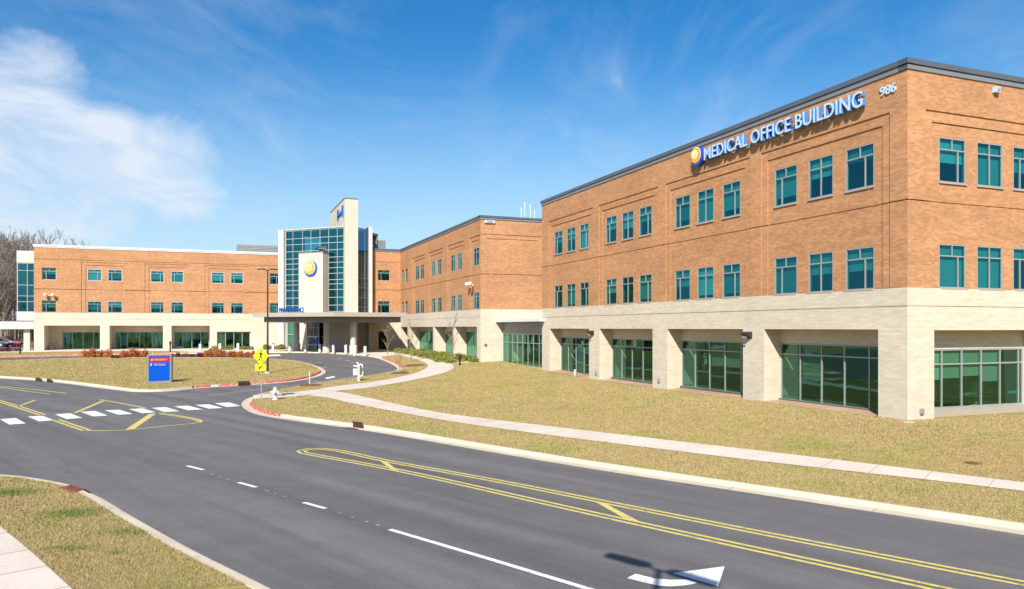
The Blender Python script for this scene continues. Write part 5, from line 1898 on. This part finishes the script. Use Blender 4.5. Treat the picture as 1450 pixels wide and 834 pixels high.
def wood_mass(name, centre_fn, n, seed, hmin, hmax):
    """far wood that reads as one mass: thin upright stems with forked tops"""
    r = random.Random(seed)
    mb = MB()
    for k in range(n):
        x, y = centre_fn(r)
        z = H(x, y) - .3
        h = r.uniform(hmin, hmax)
        p = Vector((x, y, z))
        lean = Vector((r.gauss(0, .04), r.gauss(0, .04), 1))
        mb.tube([p, p + lean * h * .55, p + lean * h], [.17, .11, .03], 4, False)
        for j in range(7):
            q = p + lean * h * r.uniform(.35, .92)
            a = r.uniform(0, 6.28)
            e = q + Vector((math.cos(a) * .4, math.sin(a) * .4, .8)) * h * r.uniform(.12, .22)
            mb.tube([q, q.lerp(e, .5) + Vector((r.gauss(0, .2), r.gauss(0, .2), 0)), e], [.06, .045, .02], 3, False)
            for m_ in range(2):
                b = r.uniform(0, 6.28)
                s_ = q.lerp(e, r.uniform(.3, .8))
                mb.tube([s_, s_ + Vector((math.cos(b) * .5, math.sin(b) * .5, .7)) * h * .09], [.035, .015], 3, False)
    return tag(mb.build(name, M['bark'], uv=False), kind='stuff')


wood_mass('woods', lambda r: (lambda px, Y: ((px - CX) / F_PX * Y, Y))(r.uniform(-130, 125), r.uniform(165, 240)), 330, 9, 15, 21)
# woods behind the viewpoint, mirrored in the glass
wood_mass('woods', lambda r: (lambda a, R: (math.cos(a) * R, 20 + math.sin(a) * R))(r.uniform(math.radians(190), math.radians(340)), r.uniform(110, 170)), 420, 11, 13, 20)
rb = MB()
for k in range(3):
    pass


# parked cars at the far left
def parked_car(x, y, z, rot, body, label):
    t = empty('parked_car', (x, y, z), label, 'car', 'cars in the lot on the far left')
    R = Matrix.Rotation(rot, 3, 'Z')
    o = Vector((x, y, z))

    def pt(a, b, c): return o + R @ Vector((a, b, c))
    # hull as lofted sections along its length
    secs = [(-2.25, .55, .62, .80), (-2.1, .35, .80, .86), (-1.2, .28, 1.02, .88), (.7, .28, .98, .88), (1.6, .30, .88, .86), (2.2, .38, .72, .78), (2.3, .48, .62, .70)]
    mb = MB()
    vs, fs = [], []
    for sx, zb, zt, hw in secs:
        for b, c in ((-hw, zb), (hw, zb), (hw * 1.02, (zb + zt) / 2), (hw * .94, zt), (-hw * .94, zt), (-hw * 1.02, (zb + zt) / 2)):
            vs.append(pt(sx, b, c))
    for i in range(len(secs) - 1):
        for k in range(6): fs.append((i * 6 + k, (i + 1) * 6 + k, (i + 1) * 6 + (k + 1) % 6, i * 6 + (k + 1) % 6))
    fs += [tuple(range(6)), tuple((len(secs) - 1) * 6 + k for k in reversed(range(6)))]
    mb.add(vs, fs); mb.build('body', body, t, uv=False)
    cab = [(-1.9, .98, .80), (-1.35, 1.46, .66), (.15, 1.52, .66), (1.05, .96, .78)]
    mb = MB()
    vs = [pt(a, sg * w, c) for a, c, w in cab for sg in (-1, 1)]
    mb.add(vs, [(0, 2, 3, 1), (2, 4, 5, 3), (4, 6, 7, 5), (0, 6, 4, 2), (1, 3, 5, 7)]); mb.build('glasshouse', M['black'], t, uv=False)
    mb = MB(); mb.obox(pt(-1.33, -.64, 1.475), R @ Vector((1.46, 0, .05)), R @ Vector((0, 1.28, 0)), (0, 0, .05)); mb.build('roof', body, t, uv=False)
    for a in (-1.4, 1.4):
        for sg in (-1, 1):
            w = MB(); w.tube([pt(a, sg * .68, .33), pt(a, sg * .90, .33)], .33, 16); wo = w.build('wheel', M['black'], t, uv=False)
            w = MB(); w.tube([pt(a, sg * .902, .33), pt(a, sg * .915, .33)], .2, 12); w.build('rim', M['galv'], wo, uv=False)
    for sg in (-1, 1):
        w = MB(); w.obox(pt(2.24, sg * .6 - .14, .58), R @ Vector((.06, 0, 0)), R @ Vector((0, .28, 0)), (0, 0, .12)); w.build('headlight', M['white'], t, uv=False)


car_red = rough_mat('car_paint_red', (0.22, 0.012, 0.02), .03, 1, .25, spec=.6)
car_dark = rough_mat('car_paint_dark', (0.02, 0.03, 0.06), .03, 1, .25, spec=.6)
for px, py, m_, lb in ((9, 489.5, car_red, 'dark red parked car under the walkway canopy at the far left'), (-9, 491, car_dark, 'dark blue parked car beside the red one, cut by the left edge')):
    Y = 113 if px > 0 else 111
    x = (px - CX) / F_PX * Y
    parked_car(x, Y, H(x, Y) + WALK_Z + .02, .15, m_, lb)
redb = [plant_proto('low_bush', 'leaf_red', 500, .9, .8, .08, 160 + k) for k in range(2)]
plant_row(redb, [(4, 499.5, .8), (13, 499.4, .9), (22, 499.2, .9)], 'dark red bush below the walkway canopy, %s from the left edge', 'bush', 'dark red bushes at the far left')


# ---- joints in the concrete
def joints(name, A, B, every, w=.022, dz=WALK_Z + .004):
    mb = MB()
    L = 0.0
    nxt = every * .5
    n = min(len(A), len(B))
    for i in range(1, n):
        p, q = Vector(A[i - 1]), Vector(A[i])
        L += (q - p).length
        if L < nxt: continue
        nxt += every
        b = min(B, key=lambda k: (k[0] - q.x) ** 2 + (k[1] - q.y) ** 2)
        strip(mb, [(q.x, q.y), b], w, dz)
    tag(mb.build(name, M['joint'], uv=False), kind='structure')


M['joint'] = rough_mat('concrete_joint', (0.33, 0.28, 0.23), .1, 3, .9)  # joint lines, a darker tone than the concrete they divide
joints('sidewalk_joint', densify(road_far, .2), densify(road_near, .05), 1.55)
joints('sidewalk_joint', densify(branch_near, .2), densify(branch_far, .05), 1.55, dz=WALK_Z + .009)
joints('sidewalk_joint', densify(lwe, .2), densify(lwo, .05), 1.55)
kj = MB()
for line, sd_, pn, tp in ((edge, -1, .42, .17), (ledge, -1, .16, .21)):
    q = densify(line, .25)
    r0, r1, r2 = offset(q, 0.0), offset(q, sd_ * (pn + .01)), offset(q, sd_ * (pn + .075))
    r3 = offset(q, sd_ * (pn + tp - .01))
    for i in range(6, len(q) - 6, 12):
        if not (-45 < q[i][0] < 30 and 3 < q[i][1] < 62): continue
        t_ = (Vector(q[i + 1]) - Vector(q[i - 1])).normalized() * .012
        for a_, b_, za, zb in ((r0, r1, .012, .018), (r2, r3, .145, .145)):
            a2, b2 = Vector(a_[i]), Vector(b_[i])
            kj.add([(a2.x - t_.x, a2.y - t_.y, H(*a2) + za), (a2.x + t_.x, a2.y + t_.y, H(*a2) + za), (b2.x + t_.x, b2.y + t_.y, H(*b2) + zb), (b2.x - t_.x, b2.y - t_.y, H(*b2) + zb)], [(0, 1, 2, 3)])
tag(kj.build('kerb_joint', M['joint'], uv=False), kind='structure')


# ---- mown grass standing on the verges and lawns
def ssn(a, b, x):
    t = np.clip((x - a) / (b - a), 0, 1)
    return t * t * (3 - 2 * t)


def Hn(x, y):
    u, v, d = U.x * x + U.y * y, V.x * x + V.y * y, .7071 * (x + y)
    A = 0.75 - 0.2 * ssn(21, 60, u) - 0.55 * ssn(60, 95, u)
    return 1.45 * ssn(45, 100, y) + A * ssn(22.5, 31.5, d) * ssn(12, 25, v)


def inside(q, P):
    ins = np.zeros(len(q), bool)
    P = np.array(P)
    for i in range(len(P)):
        a, b = P[i], P[(i + 1) % len(P)]
        den = b[1] - a[1] if abs(b[1] - a[1]) > 1e-9 else 1e-9
        ins ^= ((a[1] > q[:, 1]) != (b[1] > q[:, 1])) & (q[:, 0] < (b[0] - a[0]) * (q[:, 1] - a[1]) / den + a[0])
    return ins


def blades(name, g, n, mat_, seed, hgt, near, within=None, out=None, keep=None):
    """n blades over polygon g, thinning with distance; width grows as they thin out"""
    r = np.random.RandomState(seed)
    P = np.array(g)
    lo, hi = P.min(0), P.max(0)
    got, tot, tries = [], 0, 0
    while tot < n and tries < 60:
        tries += 1
        q = r.uniform(lo, hi, size=(400000, 2))
        dist = np.hypot(q[:, 0], q[:, 1])
        q = q[r.uniform(size=len(q)) < np.minimum(1, (near / dist) ** 2)]
        if keep is not None: q = q[keep(q, r)]
        q = q[inside(q, P)]
        if within is not None: q = q[inside(q, within)]
        for o_ in out or []: q = q[~inside(q, o_)]
        got.append(q); tot += len(q)
    pts = np.concatenate(got)[:n]
    n = len(pts)
    z = Hn(pts[:, 0], pts[:, 1]) + LAWN_Z
    dist = np.hypot(pts[:, 0], pts[:, 1])
    w = .005 * np.maximum(1, dist / 13) * r.uniform(.6, 1.4, n)
    h = hgt * r.uniform(.4, 1.35, n)
    a, l = r.uniform(0, 6.28, n), r.uniform(0, 6.28, n)
    lean = h * r.uniform(.3, 1.5, n)
    A = np.stack([pts[:, 0] - np.cos(a) * w, pts[:, 1] - np.sin(a) * w, z - .01], 1)
    B = np.stack([pts[:, 0] + np.cos(a) * w, pts[:, 1] + np.sin(a) * w, z - .01], 1)
    T = np.stack([pts[:, 0] + np.cos(l) * lean, pts[:, 1] + np.sin(l) * lean, z + h], 1)
    v = np.stack([A, B, T], 1).reshape(-1, 3).astype(np.float32)
    me = bpy.data.meshes.new(name)
    me.vertices.add(3 * n); me.loops.add(3 * n); me.polygons.add(n)
    me.vertices.foreach_set('co', v.ravel())
    me.loops.foreach_set('vertex_index', np.arange(3 * n, dtype=np.int32))
    me.polygons.foreach_set('loop_start', np.arange(0, 3 * n, 3, dtype=np.int32))
    me.update(calc_edges=True)
    me.materials.append(mat_)
    o = bpy.data.objects.new(name, me)
    COL.objects.link(o)
    return tag(o, kind='stuff')


def blade_mat():
    m = mat('grass_blade_dormant', (.3, .25, .1), 0.8, spec=.15)
    t = NT(m)
    oc = t.n('ShaderNodeTexCoord').outputs['Object']
    a = t.noise(oc, 0.30, 5, 0.62, 0.4)
    f = t.noise(oc, 14.0, 4, 0.75)
    c = t.ramp(a.outputs['Fac'], [(0.30, (0.385, 0.292, 0.145)), (0.5, (0.385, 0.306, 0.142)), (0.66, (0.310, 0.282, 0.100))])
    c = t.mix(1.0, c, t.ramp(f.outputs['Fac'], [(0.25, (0.58, 0.61, 0.50)), (0.5, (1.0, 1.0, 1.0)), (0.75, (1.45, 1.41, 1.45))]), 'MULTIPLY')
    t.link(c, t.b.inputs['Base Color'])
    return m


M['turf'] = blade_mat()
px_ = lambda pts: [G(*p) for p in pts]
vl = px_([(0, 678), (130, 697), (381, 836), (94, 860), (0, 800)]) + [(-14, 16), (-16, 24)]
lwalk = lwe + list(reversed(lwo))
blades('grass', vl, 90000, M['turf'], 1, .045, 14, llawn + [(40, -60), (-70, -60)], [lwalk])
ell = lambda q, r, c, e, k: r.uniform(size=len(q)) < np.exp(-k * (((q[:, 0] - c[0]) / e[0]) ** 2 + ((q[:, 1] - c[1]) / e[1]) ** 2))
gc = [(G(102, 735), (.75, .45)), (G(190, 762), (.6, .28)), (G(95, 787), (.5, .22)), (G(12, 705), (.8, .4)), (G(165, 792), (.22, .15))]


def keepg(q, r):
    m = np.zeros(len(q), bool)
    for c, e in gc: m |= ell(q, r, c, e, 1.6)
    return m


blades('green_grass', vl, 7000, M['blade_green'], 2, .06, 30, llawn + [(40, -60), (-70, -60)], [lwalk], keepg)
walks = [road_far + list(reversed(road_near)), branch_far + list(reversed(branch_near)), [(p.x, p.y) for p in mpoly]]
fl = px_([(342, 570), (357, 561), (505, 536), (556, 527), (568, 521), (535, 506.5), (580, 503), (640, 514), (700, 511), (768, 520)]) + [(C0.x, C0.y), (C0.x + 14, C0.y + 6)] + px_([(1460, 700), (1460, 760), (840, 664), (561, 616), (406, 594), (352, 582)])
blades('grass', fl, 560000, M['turf'], 3, .040, 24, lawn_poly, walks, None)
blades('grass', px_([(0, 536), (97, 543.8), (189, 555), (300, 548.6), (410, 541), (461, 526.5), (435, 514), (384, 509), (115, 508), (0, 511)]), 60000, M['turf'], 5, .05, 40, ilawn)
